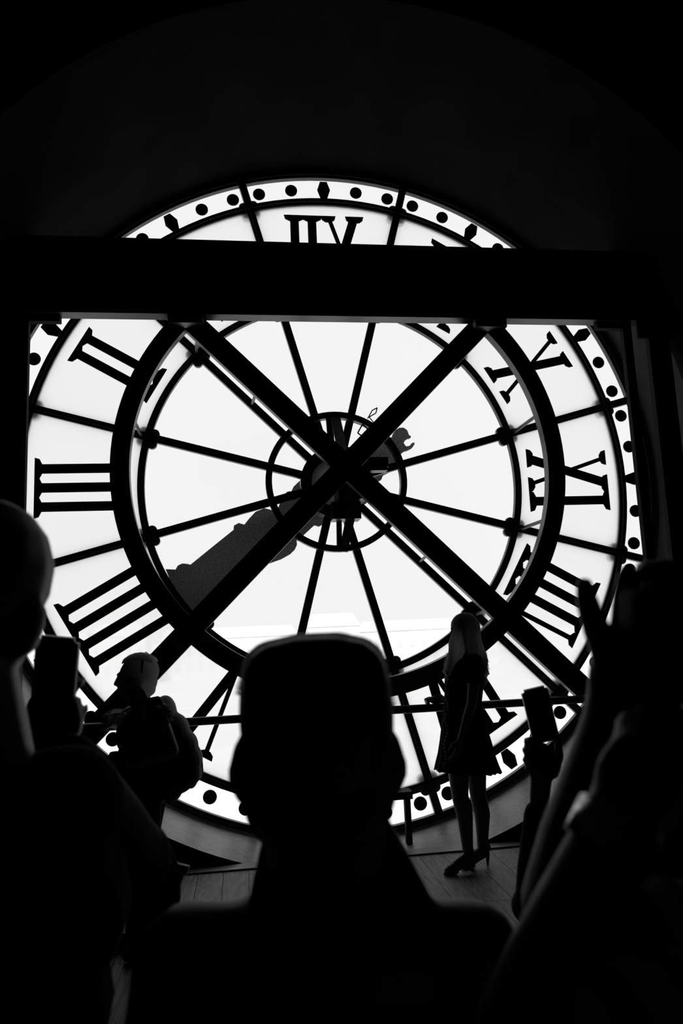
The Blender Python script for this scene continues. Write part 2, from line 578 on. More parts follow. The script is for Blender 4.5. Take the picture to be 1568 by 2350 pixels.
def numeral(glyphs):
    """glyphs: (letter, centre along the dial) as seen from the room"""
    b = MB()
    y0, y1 = -0.0045 * S, -0.0002 * S
    for i, (c, m) in enumerate(glyphs):
        e = 0.0001 * i * S                       # keeps neighbouring serifs from sharing a plane
        if c == 'I':
            stroke(b, m, RI + .001, m, RO - .001, ST, y0 - e, y1)
            serif(b, m, True, .0345, ST, y0 - e, y1); serif(b, m, False, .0345, ST, y0 - e, y1)
        elif c == 'X':                            # thin \ and thick / as seen from inside
            stroke(b, m - .044, RO - .001, m + .044, RI + .001, TN, y0 - e, y1)
            stroke(b, m + .044, RO - .001, m - .044, RI + .001, ST * 1.08, y0 - e - .0002, y1)
            for sx, top in ((-1, True), (1, True), (-1, False), (1, False)):
                th = (sx > 0) == top
                serif(b, m + sx * .044, top, .031 if th else .025, (ST if th else TN) + .004, y0 - e - .0003, y1)
        elif c == 'V':                            # the five: both arms spread evenly
            stroke(b, m - .041, RO - .001, m - .004, RI + .001, TN, y0 - e, y1)
            stroke(b, m + .046, RO - .001, m - .004, RI + .001, ST * 1.08, y0 - e - .0002, y1)
            serif(b, m - .041, True, .025, TN + .004, y0 - e - .0003, y1)
            serif(b, m + .046, True, .031, ST + .004, y0 - e - .0003, y1)
        else:                                     # v: a five joined to ones, thin arm almost radial
            stroke(b, m, RO - .001, m + .004, RI + .001, .0155, y0 - e, y1)
            stroke(b, m + .093, RO - .001, m + .010, RI + .001, ST * 1.08, y0 - e - .0002, y1)
            serif(b, m, True, .026, .018, y0 - e - .0003, y1)
            serif(b, m + .093, True, .031, ST + .004, y0 - e - .0003, y1)
    return b.mesh('numeral', M_black)


NUM = [[('I', -.1015), ('I', -.0435), ('X', .0555)], [('I', 0)], [('I', -.029), ('I', .029)], [('I', -.058), ('I', 0), ('I', .058)],
       [('I', -.087), ('I', -.029), ('I', .029), ('I', .087)], [('V', 0)], [('I', -.035), ('v', .020)], [('I', -.062), ('I', -.004), ('v', .051)],
       [('I', -.093), ('I', -.035), ('I', .023), ('v', .078)], [('X', -.029), ('I', .070)], [('X', 0)], [('I', -.070), ('X', .029)]]
for k, gl in enumerate(NUM):          # hour k stands at -30k degrees as seen from inside
    link('numeral', numeral(gl), clock, (0, 0, 0), (0, R_(-30 * k), 0))

# iron rosettes on the street side of every joint
b = MB()
for sx in (-1, 1):
    for sz in (-1, 1):
        b.tube((sx * .0165 * S, 0.006 * S, sz * .0165 * S), (sx * .0165 * S, 0.020 * S, sz * .0165 * S), .0150 * S, n=20)
b.tube((0, 0.006 * S, 0), (0, 0.026 * S, 0), .018 * S, n=20)
ros_me = b.mesh('rosette', M_iron)
for k in range(12):
    t = R_(15 + 30 * k)
    for r in (0.5965, 0.955):
        link('rosette', ros_me, clock, (r * S * math.sin(t), 0, r * S * math.cos(t)), (0, t, 0))

# hub flange of the dial
b = MB(); b.arc(0.078 * S, 0.112 * S, -0.03 * S, 0.012 * S, 0, 2 * math.pi, 48, True)
link('hub_flange', b.mesh('hub_flange', M_iron), clock)
b = MB(); b.arc(0.0, 0.079 * S, -0.006 * S, 0.004 * S, 0, 2 * math.pi, 48, True)
link('hub_plate', b.mesh('hub_plate', [M_frost]), clock)

# ---------------------------------------------------------------- drive mechanism in front of the hub
mech = empty('clock_mechanism', CEN, 'dark motor boxes, steel hoop and brackets over the clock centre', 'machine')


def ub(b, x0, x1, y0, y1, z0, z1):
    b.box(((x0 + x1) / 2 * S, (y0 + y1) / 2 * S, (z0 + z1) / 2 * S), ((x1 - x0) * S, (y1 - y0) * S, (z1 - z0) * S))


b = MB(); b.arc(0.201 * S, 0.2205 * S, -0.045 * S, -0.0195 * S, 0, 2 * math.pi, 72, True)
link('hoop', b.mesh('hoop', M_steel), mech)
b = MB(); ub(b, -.012, .085, -.15, -.0465, -.075, .065)
link('gear_case', b.mesh('gear_case', M_steel), mech)
b = MB(); ub(b, -.028, .058, -.12, -.0465, -.13, -.078)
link('motor_case', b.mesh('motor_case', M_steel), mech)
b = MB(); ub(b, -.05, .06, -.11, -.033, .066, .09)
link('top_tray', b.mesh('top_tray', M_steel), mech)
b = MB(); b.box((0.105 * S, -.10 * S, 0.04 * S), (.085 * S, .05 * S, .03 * S)); b.box((0.108 * S, -.10 * S, 0.020 * S), (.075 * S, .04 * S, .010 * S))
link('lamp_box', b.mesh('lamp_box', M_plastic), mech)
# bracket arms from hoop to cases, galvanised
def strap(name, p0, p1, wid, th, m):
    b = MB()
    p0, p1 = V(p0) * S, V(p1) * S
    d = (p1 - p0)
    z = d.normalized(); x = V((1, 0, 0)); y = z.cross(x).normalized(); x = y.cross(z)
    b.box((p0 + p1) / 2, (wid * S, th * S, d.length), Matrix((x, y, z)).transposed())
    return link(name, b.mesh(name, m), mech)


strap('bracket_arm', (.002, -.030, .218), (.008, -.135, .070), .030, .008, M_galv)
strap('bracket_arm', (.012, -.030, -.218), (.030, -.115, -.110), .026, .008, M_steel)
strap('bracket_arm', (-.016, -.030, .2), (-.012, -.05, .06), .02, .010, M_steel)
strap('bracket_arm', (.000, -.030, -.2), (.0, -.05, -.11), .016, .010, M_steel)
b = MB()
pts = [V((.05, -.06, .085)) * S, V((.075, -.07, .13)) * S, V((.10, -.07, .155)) * S, V((.085, -.06, .175)) * S, V((.07, -.05, .15)) * S, V((.10, -.06, .12)) * S]
b.pipe(pts, .0022 * S, 6)
pts = [V((.10, -.07, .19)) * S, V((.115, -.075, .215)) * S, V((.13, -.08, .222)) * S, V((.125, -.08, .205)) * S, V((.105, -.07, .195)) * S, V((.12, -.1, .16)) * S]
b.pipe(pts, .0018 * S, 6)
link('cable', b.mesh('cable', M_plastic), mech)

# ---------------------------------------------------------------- hand on the street side (outline seen through the glass)
def unit(px, py, y):
    p = aty(px, py, y * S)
    return (p.x, p.z)


YH = 0.05
blade = [(380, 1306), (403, 1307), (408, 1298), (418, 1293), (431, 1294), (437, 1296), (485, 1257), (536, 1216), (537, 1206), (548, 1200), (561, 1204),
         (571, 1191), (587, 1174), (607, 1166), (622, 1170), (633, 1178), (642, 1157), (651, 1136), (660, 1128), (669, 1127), (674, 1117), (684, 1107), (694, 1098),
         (770, 1110), (745, 1190), (741, 1203), (733, 1208), (722, 1205), (712, 1214), (697, 1228), (681, 1240), (682, 1250), (677, 1261), (667, 1271), (646, 1283), (615, 1294), (590, 1305), (540, 1330), (445, 1408), (415, 1375), (392, 1335)]
tail = [(770, 1110), (830, 1020), (870, 1008), (888, 1001), (902, 1001), (904, 993), (909, 985), (919, 979), (929, 979), (937, 985), (941, 996), (946, 999), (944, 1003), (938, 1004), (931, 1009),
        (929, 1015), (934, 1022), (942, 1021), (948, 1014), (953, 1013), (954, 1017), (948, 1026), (939, 1031), (929, 1034), (922, 1040), (920, 1051), (901, 1079), (881, 1089), (877, 1099), (872, 1102), (820, 1130)]
hand = empty('clock_hand', (0, YH * S, CZ), 'weathered ornate clock hand outside the glass running from lower left to upper right', 'clock hand')
def flat_poly(name, poly, y0, y1):
    me = bpy.data.meshes.new(name)
    bm = bmesh.new()
    vs = [bm.verts.new((*[unit(x, y, YH)[0], y0], unit(x, y, YH)[1] - CZ)) for x, y in poly]
    f = bm.faces.new(vs)
    r = bmesh.ops.extrude_face_region(bm, geom=[f])
    for g in r['geom']:
        if isinstance(g, bmesh.types.BMVert): g.co.y += y1 - y0
    bmesh.ops.triangulate(bm, faces=[f for f in bm.faces if len(f.verts) > 4])
    bmesh.ops.recalc_face_normals(bm, faces=bm.faces)
    bm.to_mesh(me); bm.free()
    me.materials.append(M_hand)
    return link(name, me, hand)
flat_poly('blade', blade, 0.0, 0.035)
flat_poly('tail', tail, 0.036, 0.068)
b = MB(); b.arc(0.0, 0.108 * S, -0.02 * S, -0.001, 0, 2 * math.pi, 40, True)
link('boss', b.mesh('boss', M_hand), hand)
# ---------------------------------------------------------------- steel frame: cross, hoop, posts, beam
frame = empty('cross_brace', CEN, 'black steel cross with large hoop standing in front of the dial', 'brace')
for sgn in (1, -1):
    b = MB()
    rot = Matrix.Rotation(R_(45) * sgn, 3, 'Y')
    top, bot = 0.60, -1.068
    yo = -0.001 * sgn
    # web plate with two lips, like a channel turned to the window
    b.box(rot @ V((0, (-0.251 + yo) * S, (top + bot) / 2 * S)), (0.0606 * S, 0.008 * S, (top - bot) * S), rot)
    for e in (-1, 1):
        b.box(rot @ V((e * 0.0283 * S, (-0.240 + yo) * S, (top + bot) / 2 * S)), (0.004 * S, 0.022 * S, (top - bot) * S), rot)
    link('cross_bar', b.mesh('cross_bar', M_steel), frame)
b = MB()
b.arc(0.594 * S, 0.645 * S, -0.256 * S, -0.247 * S, 0, 2 * math.pi, 144, True)
b.arc(0.594 * S, 0.599 * S, -0.248 * S, -0.225 * S, 0, 2 * math.pi, 144, True)
b.arc(0.640 * S, 0.645 * S, -0.248 * S, -0.225 * S, 0, 2 * math.pi, 144, True)
link('hoop', b.mesh('hoop', M_steel), frame)
def stay(p0, p1, r=.0055):
    b = MB(); b.tube(V(p0) * S, V(p1) * S, r * S, n=10)
    link('stay_rod', b.mesh('stay_rod', M_galv), frame)
def pol(r, deg, y): return (r * math.sin(R_(deg)), y, r * math.cos(R_(deg)))
for deg in (-75, -105, 75, 105):
    stay(pol(0.615, deg, -.24), pol(0.615, deg, -.018))
for r, deg in ((0.60, -45), (0.36, -45), (0.36, 135), (0.60, 135), (0.60, 45), (0.60, -135)):
    stay(pol(r - .02, deg, -.24), pol(r, deg, -.018), .0045)
for sgn in (-1, 1):
    b = MB(); b.box((sgn * 0.438 * S, -0.279 * S, 0.412 * S), (0.095 * S, 0.040 * S, 0.024 * S))
    link('gusset', b.mesh('gusset', M_steel), frame)

b = MB()
zc0, zc1 = 0.424 * S, 0.645 * S
b.box((0, -0.299 * S, CZ + (zc0 + zc1) / 2), (1.85 * S, 0.005 * S, zc1 - zc0))
b.box((0, -0.261 * S, CZ + (zc0 + zc1) / 2), (1.85 * S, 0.005 * S, zc1 - zc0))
b.box((0, -0.280 * S, CZ + zc0 + .004 * S), (1.85 * S, 0.040 * S, 0.008 * S))
b.box((0, -0.280 * S, CZ + zc1 - .004 * S), (1.85 * S, 0.040 * S, 0.008 * S))
o = b.build('steel_beam', M_steel)
tag(o, 'wide black horizontal steel beam crossing the upper part of the dial', 'beam')
for sgn, side in ((-1, 'left'), (1, 'right')):
    wd = 0.076 if sgn < 0 else 0.027          # the left one is a broad boxed post
    x = sgn * (0.855 + wd / 2) * S
    lab = 'broad boxed black steel post at the left edge of the dial' if sgn < 0 else 'thin black steel post at the right edge of the dial'
    root = empty('steel_post', (x, -0.272 * S, 0), lab, 'post')
    b = MB(); b.box((x, -0.272 * S, (CZ + 0.424 * S) / 2), (wd * S, 0.02 * S, CZ + 0.424 * S - .004))
    b.build('upright', M_post, root)
    b = MB(); b.box((x - sgn * (wd / 2 - .010) * S, -0.2835 * S, (CZ + 0.42 * S) / 2), (0.004 * S, 0.004 * S, CZ + 0.42 * S - .03))
    b.build('edge_strip', M_post, root)
    b = MB(); b.box((sgn * 0.814 * S, -0.272 * S, CZ + 0.4145 * S), (0.080 * S, 0.022 * S, 0.017 * S))
    b.build('corner_plate', M_post, root)
    x = sgn * 0.967 * S
    root = empty('steel_column', (x, -0.275 * S, 0), 'broad black steel column beside the thin post on the right' if sgn > 0 else 'black steel column outside the boxed post on the far left', 'column')
    b = MB(); b.box((x, -0.275 * S, (CZ + 0.76 * S) / 2), (0.068 * S, 0.02 * S, CZ + 0.76 * S - .004))
    b.build('upright', M_post, root)
    b = MB(); b.box((sgn * 0.945 * S, -0.294 * S, CZ + 0.50 * S), (0.10 * S, 0.012 * S, 0.26 * S))
    b.build('splice_plate', M_post, root)

# handrail
rail = empty('handrail', (0, -0.31 * S, 0), 'dark round metal handrail crossing in front of the lower dial', 'handrail')
zr = CZ - 0.667 * S
b = MB(); b.tube((-0.865 * S, -0.31 * S, zr), (0.865 * S, -0.31 * S, zr), 0.0105 * S, n=16)
b.build('rail', mat('rail_metal', 0.05, 0.3, 0.5), rail, True)
for sgn in (-1, 1):
    b = MB(); b.tube((sgn * 0.865 * S, -0.311 * S, zr), (sgn * 0.865 * S, -0.283 * S, zr), 0.007 * S, n=12)
    b.build('rail_bracket', M_steel, rail)

# small stand on the sill
st = empty('low_stand', (0.13 * S, -0.1 * S, CZ - 1.068 * S), 'small dark low stand on the wooden sill beside the man with short hair', 'stand')
b = MB(); b.box((0.115 * S, -.11 * S, CZ - 0.922 * S), (0.10 * S, .05 * S, .020 * S)); b.build('top', M_black, st)
for x in (0.153, 0.078):
    z0 = CZ - math.sqrt(1.074 ** 2 - x * x) * S
    b = MB(); b.box((x * S, -.11 * S, (z0 + CZ - .932 * S) / 2), (.016 * S, .02 * S, CZ - .932 * S - z0)); b.build('leg', M_black, st)


# ---------------------------------------------------------------- people
class Blob:
    """overlapping tapered limbs and ellipsoids, fused into one continuous skin by a voxel remesh"""
    def __init__(s):
        s.v, s.f = [], []

    def _add(s, vs, fs):
        k = len(s.v); s.v += vs; s.f += [tuple(i + k for i in f) for f in fs]

    def ell(s, c, rad, ax=None, n=14):
        """ax = (side, forward, up) axes"""
        X, Y, Z = ax if ax else (V((1, 0, 0)), V((0, 1, 0)), V((0, 0, 1)))
        m = n // 2 + 1
        vs = [V(c) + Z * rad[2]]
        for j in range(1, m):
            p = math.pi * j / m
            for i in range(n):
                t = 2 * math.pi * i / n
                vs.append(V(c) + X * rad[0] * math.sin(p) * math.cos(t) + Y * rad[1] * math.sin(p) * math.sin(t) + Z * rad[2] * math.cos(p))
        vs.append(V(c) - Z * rad[2])
        fs = [(0, 1 + i, 1 + (i + 1) % n) for i in range(n)]
        for j in range(m - 2):
            a, b2 = 1 + j * n, 1 + (j + 1) * n
            fs += [(a + i, b2 + i, b2 + (i + 1) % n, a + (i + 1) % n) for i in range(n)]
        a = 1 + (m - 2) * n
        fs += [(len(vs) - 1, a + (i + 1) % n, a + i) for i in range(n)]
        s._add(vs, fs)

    def chain(s, pts):
        """[(point, radius), ...] tapered capsules"""
        for p, r in pts:
            s.ell(p, (r, r, r), None, 12)
        for (p0, r0), (p1, r1) in zip(pts[:-1], pts[1:]):
            p0, p1 = V(p0), V(p1)
            d = p1 - p0
            if d.length < 1e-5: continue
            d.normalize()
            a = d.orthogonal().normalized(); b2 = d.cross(a)
            n = 12
            vs = [p + (a * math.cos(2 * math.pi * i / n) + b2 * math.sin(2 * math.pi * i / n)) * r for p, r in ((p0, r0), (p1, r1)) for i in range(n)]
            s._add(vs, [tuple(range(n - 1, -1, -1)), tuple(range(n, 2 * n))] + [(i, (i + 1) % n, (i + 1) % n + n, i + n) for i in range(n)])

    def build(s, name, material, parent, voxel=0.008, smooth=3, displace=0.0):
        me = bpy.data.meshes.new(name + '_raw')
        me.from_pydata(s.v, [], s.f)
        ob = bpy.data.objects.new(name + '_raw', me)
        COL.objects.link(ob)
        md = ob.modifiers.new('remesh', 'REMESH')
        md.mode = 'VOXEL'; md.voxel_size = voxel
        sm = ob.modifiers.new('smooth', 'SMOOTH'); sm.factor = 0.5; sm.iterations = smooth
        dg = bpy.context.evaluated_depsgraph_get()
        dg.update()
        res = bpy.data.meshes.new_from_object(ob.evaluated_get(dg))
        bpy.data.objects.remove(ob, do_unlink=True)
        bpy.data.meshes.remove(me)
        res.name = name
        off = V(parent.location)
        if parent.parent: off += V(parent.parent.location)
        res.transform(Matrix.Translation(-off))
        res.materials.clear(); res.materials.append(material)
        res.polygons.foreach_set('use_smooth', [True] * len(res.polygons))
        return link(name, res, parent)


UP = V((0, 0, 1))


def basis(f):
    f = V(f).normalized()
    side = f.cross(UP).normalized()       # the person's right-hand side
    up = side.cross(f).normalized()
    return side, f, up


def head(B, c, f, k=1.0, lean=0.0):
    s, f, u = basis(f)
    u = (u + s * lean).normalized(); s = f.cross(u).normalized()
    A = (s, f, u)
    e = lambda ds, df, du, r: B.ell(c + (s * ds + f * df + u * du) * k, [x * k for x in r], A)
    e(0, -.012, .030, (.074, .094, .086))        # cranium
    e(0, .030, -.030, (.060, .062, .085))        # face
    e(0, .050, -.088, (.034, .036, .030))        # chin
    e(0, .020, -.070, (.056, .055, .040))        # jaw
    e(0, .080, .030, (.046, .014, .012))         # brow
    for q in (-1, 1):
        e(q * .038, .062, -.025, (.020, .022, .020))   # cheek
        e(q * .076, -.008, -.008, (.010, .022, .031))  # ear
    B.chain([(c + (f * .088 + u * .018) * k, .009 * k), (c + (f * .104 - u * .022) * k, .012 * k)])   # nose
    e(0, .091, -.028, (.017, .012, .009))
    e(0, .084, -.052, (.022, .012, .007))        # lips
    e(0, .082, -.064, (.019, .012, .008))


def eyes(parent, c, f, k=1.0):
    s, f, u = basis(f)
    for q in (-1, 1):
        b = Blob(); b.ell(V((0, 0, 0)), (.0125 * k, .0125 * k, .0125 * k), None, 12)
        me = bpy.data.meshes.new('eye'); me.from_pydata(b.v, [], b.f); me.materials.append(M_eye)
        off = V(parent.location)
        link('eye', me, parent, c + (s * q * .031 + f * .0785 + u * .008) * k - off)


def hand_at(B, wrist, d, n, thumb, curl=0.5, k=1.0, spread=0.1):
    """wrist point, finger direction d, palm normal n (the side the fingers close to), thumb side vector"""
    d = V(d).normalized(); n = V(n).normalized()
    t = (V(thumb) - d * V(thumb).dot(d)).normalized()
    B.ell(wrist + d * .048 * k, (.041 * k, .015 * k, .050 * k), (t, n, d))
    B.chain([(wrist - d * .02 * k, .026 * k), (wrist + d * .03 * k, .024 * k)])
    ls = (.070, .079, .074, .058)
    for i in range(4):
        o = (1.5 - i) * .0195 * k
        p = wrist + d * .088 * k + t * o
        dd = (d + t * (1.5 - i) * spread).normalized()
        pts = [(p - dd * .03 * k, .0098 * k)]
        ang = 0.0
        r = .0095 * k * (1, 1, .97, .87)[i]
        for seg, fr in enumerate((.45, .30, .25)):
            pts.append((p, r)); 
            ang += curl * (.7, 1.0, .8)[seg]
            v = dd * math.cos(ang) + n * math.sin(ang)
            p = p + v * ls[i] * fr * k
            r *= .92
        pts.append((p, r))
        B.chain(pts)
    p = wrist + d * .022 * k + t * .026 * k
    pts = [(p, .015 * k)]
    v = (t * .75 + d * .65 + n * .25 * (1 + curl)).normalized()
    p = p + v * .038 * k; pts.append((p, .0125 * k))
    v = (t * .35 + d * .85 + n * .45 * curl).normalized()
    p = p + v * .030 * k; pts.append((p, .0105 * k))
    p = p + (v * .8 + n * .3 * curl) * .026 * k; pts.append((p, .0085 * k))
    B.chain(pts)


def torso(B, neck, pelvis, f, w_=0.17, dep=0.11, grow=0.0):
    s, f, u0 = basis(f)
    ax = (neck - pelvis); L = ax.length; u = ax.normalized()
    f2 = (f - u * f.dot(u)).normalized()
    A = (s, f2, u)
    e = lambda t, df, r: B.ell(pelvis + ax * t + f2 * df, [x + grow for x in r], A, 18)
    e(.86, -.01, (w_ * .82, dep * .80, L * .17))
    e(.70, .0, (w_ * .92, dep, L * .24))
    e(.45, .0, (w_ * .82, dep * .92, L * .28))
    e(.20, .0, (w_ * .86, dep * .95, L * .26))
    e(.0, -.005, (w_ * .95, dep * 1.02, L * .22))


def legs(B, pelvis, f, hip=0.085, foot=True, kz=None, grow=0.0, stride=0.0, k=1.0):
    s, f, u = basis(f)
    for q in (-1, 1):
        h = pelvis + s * q * hip
        zt = h.z
        an = V((h.x, h.y, 0.085)) + f * q * stride
        kn = V((h.x, h.y, zt * .53)) + f * (.02 + q * stride * .4)
        B.chain([(h, .085 * k + grow), (h.lerp(kn, .5), .072 * k + grow), (kn, .054 * k + grow), (kn.lerp(an, .35) - f * .012, .054 * k + grow), (an, .037 * k + grow)])
        if foot:
            B.chain([(an - f * .03 - UP * .045, .034), (an + f * .06 - UP * .052, .032), (an + f * .145 - UP * .058, .026)])


def arm(B, sh, el, wr, k=1.0, grow=0.0):
    B.chain([(sh, .052 * k + grow), (sh.lerp(el, .5), .046 * k + grow), (el, .038 * k + grow), (el.lerp(wr, .35), .038 * k + grow), (wr, .026 * k + grow)])


def shoes(root, pelvis, f, hip=0.085, stride=0.0, name='shoe'):
    s, f, u = basis(f)
    for q in (-1, 1):
        h = pelvis + s * q * hip
        an = V((h.x, h.y, 0.085)) + f * q * stride
        b = Blob()
        b.chain([(an - f * .035 - UP * .042, .042), (an + f * .06 - UP * .047, .040), (an + f * .15 - UP * .050, .034)])
        b.build(name, M_cloth_k, root, .01, 2)


# ---- 1. man with short hair seen from behind
hc = at(729, 1738, 0.80)
fA = V((0.10, 1, 0)).normalized()
sA, _, _ = basis(fA)
rootA = empty('person', (hc.x, hc.y, 0), 'person with short flat-topped hair seen from behind at the centre front', 'person')
B = Blob()
head(B, hc, fA, 1.08)
for q in (-1, 1):   # ears stand out in the outline
    B.ell(hc + sA * q * .080 - UP * .012 - fA * .01, (.016, .018, .026), basis(fA))
    B.ell(hc + sA * q * .072 - UP * .028 - fA * .005, (.017, .018, .020), basis(fA))
    B.ell(hc + sA * q * .050 - UP * .050 - fA * .005, (.030, .03, .032), basis(fA))
nk = at(745, 2150, .85)
pel = V((hc.x, hc.y, 0.86)) - fA * .02
B.chain([(hc - UP * .04 - fA * .02, .068), (at(748, 1930, .83), .070), (nk, .076)])
torso(B, nk, pel, fA, .17, .105)
shL, shR = at(440, 2215, .85), at(1072, 2210, .85)
for q, sh in ((-1, shL), (1, shR)):
    el = sh + sA * q * .05 - UP * .29 - fA * .02
    wr = el + fA * .10 - UP * .22 + sA * q * .01
    arm(B, sh, el, wr)
    hand_at(B, wr, (wr - el), -sA * q, fA, .35)
legs(B, pel, fA)
B.build('body', M_skin, rootA, .0075, 4)
eyes(rootA, hc, fA, 1.08)
# hair: flat-topped crop
B = Blob()
s_, f_, u_ = basis(fA)
A3 = (s_, f_, u_)
hl = lambda px, py, dd=0.0: at(px, py, .80 + dd)
for dd, k_ in ((-.045, .92), (-.015, 1.0), (.02, 1.0), (.055, .9)):
    cx = 729
    def hp(px, py): return hl(cx + (px - cx) * k_, 1700 + (py - 1700) * k_, dd)
    B.chain([(hp(628, 1545), .036), (hp(690, 1530), .036), (hp(770, 1522), .034), (hp(815, 1536), .036)])
    B.chain([(hp(628, 1545), .036), (hp(624, 1640), .036), (hp(622, 1720), .032)])
    B.chain([(hp(815, 1536), .036), (hp(826, 1640), .037), (hp(832, 1720), .034)])
    B.chain([(hp(700, 1600), .05), (hp(700, 1700), .05), (hp(760, 1700), .05), (hp(760, 1600), .05)])
B.ell(hc - UP * .045 - f_ * .045, (.064, .05, .05), A3, 16)
hairA = B.build('hair', M_hair_d, rootA, .0055, 4)
# stubbly strands standing up along the outline
b = MB()
top = [(548, 1590), (560, 1525), (582, 1492), (622, 1472), (700, 1460), (785, 1454), (848, 1472), (880, 1504), (893, 1560), (905, 1630)]
for i in range(900):
    j = random.randrange(len(top) - 1); t_ = random.random()
    px = top[j][0] + (top[j + 1][0] - top[j][0]) * t_; py = top[j][1] + (top[j + 1][1] - top[j][1]) * t_
    base = hl(px, py + 6, random.uniform(-.03, .04))
    dr = ((base - hl(727, 1640)).normalized() + V((random.gauss(0, .3), random.gauss(0, .3), random.gauss(0, .2)))).normalized()
    b.tube(base - dr * .006, base + dr * random.uniform(.001, .006), .0005, .0002, 3)
tag(b.build('hair_strands', M_hair_d, rootA), kind='stuff')
# jacket with hood collar
B = Blob()
torso(B, nk - UP * .045, pel + UP * .02, fA, .172, .112, .018)
for q, sh in ((-1, shL), (1, shR)):
    el = sh + sA * q * .05 - UP * .29 - fA * .02
    wr = el + fA * .10 - UP * .22 + sA * q * .01
    arm(B, sh, el, wr.lerp(el, .12), 1.0, .016)
B.chain([(at(432, 2190, .85), .056), (at(560, 2185, .85), .054), (at(740, 2140, .85), .075), (at(960, 2182, .85), .056), (at(1085, 2185, .85), .056)])
B.chain([(at(665, 1960, .83), .036), (at(660, 2120, .83), .05), (at(740, 2080, .80), .065)])
B.chain([(at(828, 1900, .83), .034), (at(860, 1990, .83), .042), (at(905, 2110, .83), .05)])
B.build('jacket', mat('smooth_jacket', 0.008, 0.5, 0.3, var=0.3, scale=60), rootA, .0085, 4)
B = Blob(); legs(B, pel, fA, foot=False, grow=.016); torso(B, pel + UP * .12, pel - UP * .02, fA, .17, .11, .006)
B.build('trousers', M_cloth_k, rootA, .01, 3)
shoes(rootA, pel, fA)
# ---- 2. girl in a short dress by the rail (faces left)
yG = -0.455 * S
G = lambda px, py, dy=0.0: aty(px, py, yG + dy)
gbase = G(1075, 1995)
rootG = empty('person', (gbase.x, gbase.y, 0), 'long-haired person in a short dark dress and heels, one hand on the rail', 'person')
fG = V((-1, -0.25, 0)).normalized()
gh = G(1064, 1444)
B = Blob()
head(B, gh, fG, 0.92)
gn = G(1070, 1500)
gp = G(1066, 1690)
B.chain([(gh - UP * .06 - fG * .01, .047), (gn, .05)])
torso(B, gn, gp, fG, .135, .095)
# near arm hanging, far arm on the rail
shN, elN, wrN = G(1090, 1523, -.14), G(1083, 1612, -.20), G(1058, 1697, -.20)
arm(B, shN, elN, wrN, .86)
hand_at(B, wrN, G(1046, 1745, -.20) - wrN, V((-.6, .8, 0)), V((-.8, -.5, 0)), .35, .92)
shF, elF, wrF = G(1046, 1521, .10), G(1042, 1606, .20), G(1012, 1606, yG * 0 + .145 * S)
wrF = aty(1010, 1606, -0.315 * S)
elF = aty(1046, 1604, -0.36 * S)
arm(B, shF, elF, wrF, .84)
wh = wrF + V((0, 0, .012))
B.chain([(wh, .031), (aty(1002, 1604, -.315 * S), .030)])
B.ell(aty(1002, 1606, -.315 * S), (.056, .036, .032))
for i, dy in enumerate((-.034, -.012, .010, .030)):
    p0 = aty(996, 1604, -.315 * S) + V((0, dy, 0))
    B.chain([(p0, .016), (p0 + V((-.030, 0, .002)), .014), (p0 + V((-.056, -.004, -.004)), .012), (p0 + V((-.050, -.006, -.030)), .011)])
p0 = aty(1004, 1606, -.315 * S) + V((0, -.03, -.004))
B.chain([(p0, .014), (p0 + V((-.02, -.022, -.012)), .011), (p0 + V((-.035, -.026, -.03)), .009)])
# legs (px outlines of the photo), heels raised
an1, an2 = G(1074, 1948, -.03), G(1108, 1940, .06)
h1, h2 = G(1050, 1735, -.05), G(1090, 1735, .06)
k1, k2 = G(1056, 1826, -.05), G(1097, 1822, .07)
for h, kx, an, c_ in ((h1, k1, an1, G(1067, 1872, -.035)), (h2, k2, an2, G(1107, 1868, .065))):
    B.chain([(h, .078), (h.lerp(kx, .55), .066), (kx, .056), (c_, .054), (c_.lerp(an, .55), .043), (an, .036)])
ft1 = [(V((an1.x + .015, an1.y, .10)), .034), (V((an1.x - .06, an1.y - .012, .070)), .030), (V((an1.x - .125, an1.y - .022, .034)), .026), (V((an1.x - .155, an1.y - .027, .028)), .019)]
ft2 = [(V((an2.x + .022, an2.y, .115)), .034), (V((an2.x - .05, an2.y - .012, .078)), .030), (V((an2.x - .11, an2.y - .02, .034)), .026), (V((an2.x - .14, an2.y - .025, .028)), .019)]
for an, ft in ((an1, ft1), (an2, ft2)):
    B.chain([(an, .036)] + ft)
B.build('body', M_skin, rootG, .0065, 3)
eyes(rootG, gh, fG, .92)
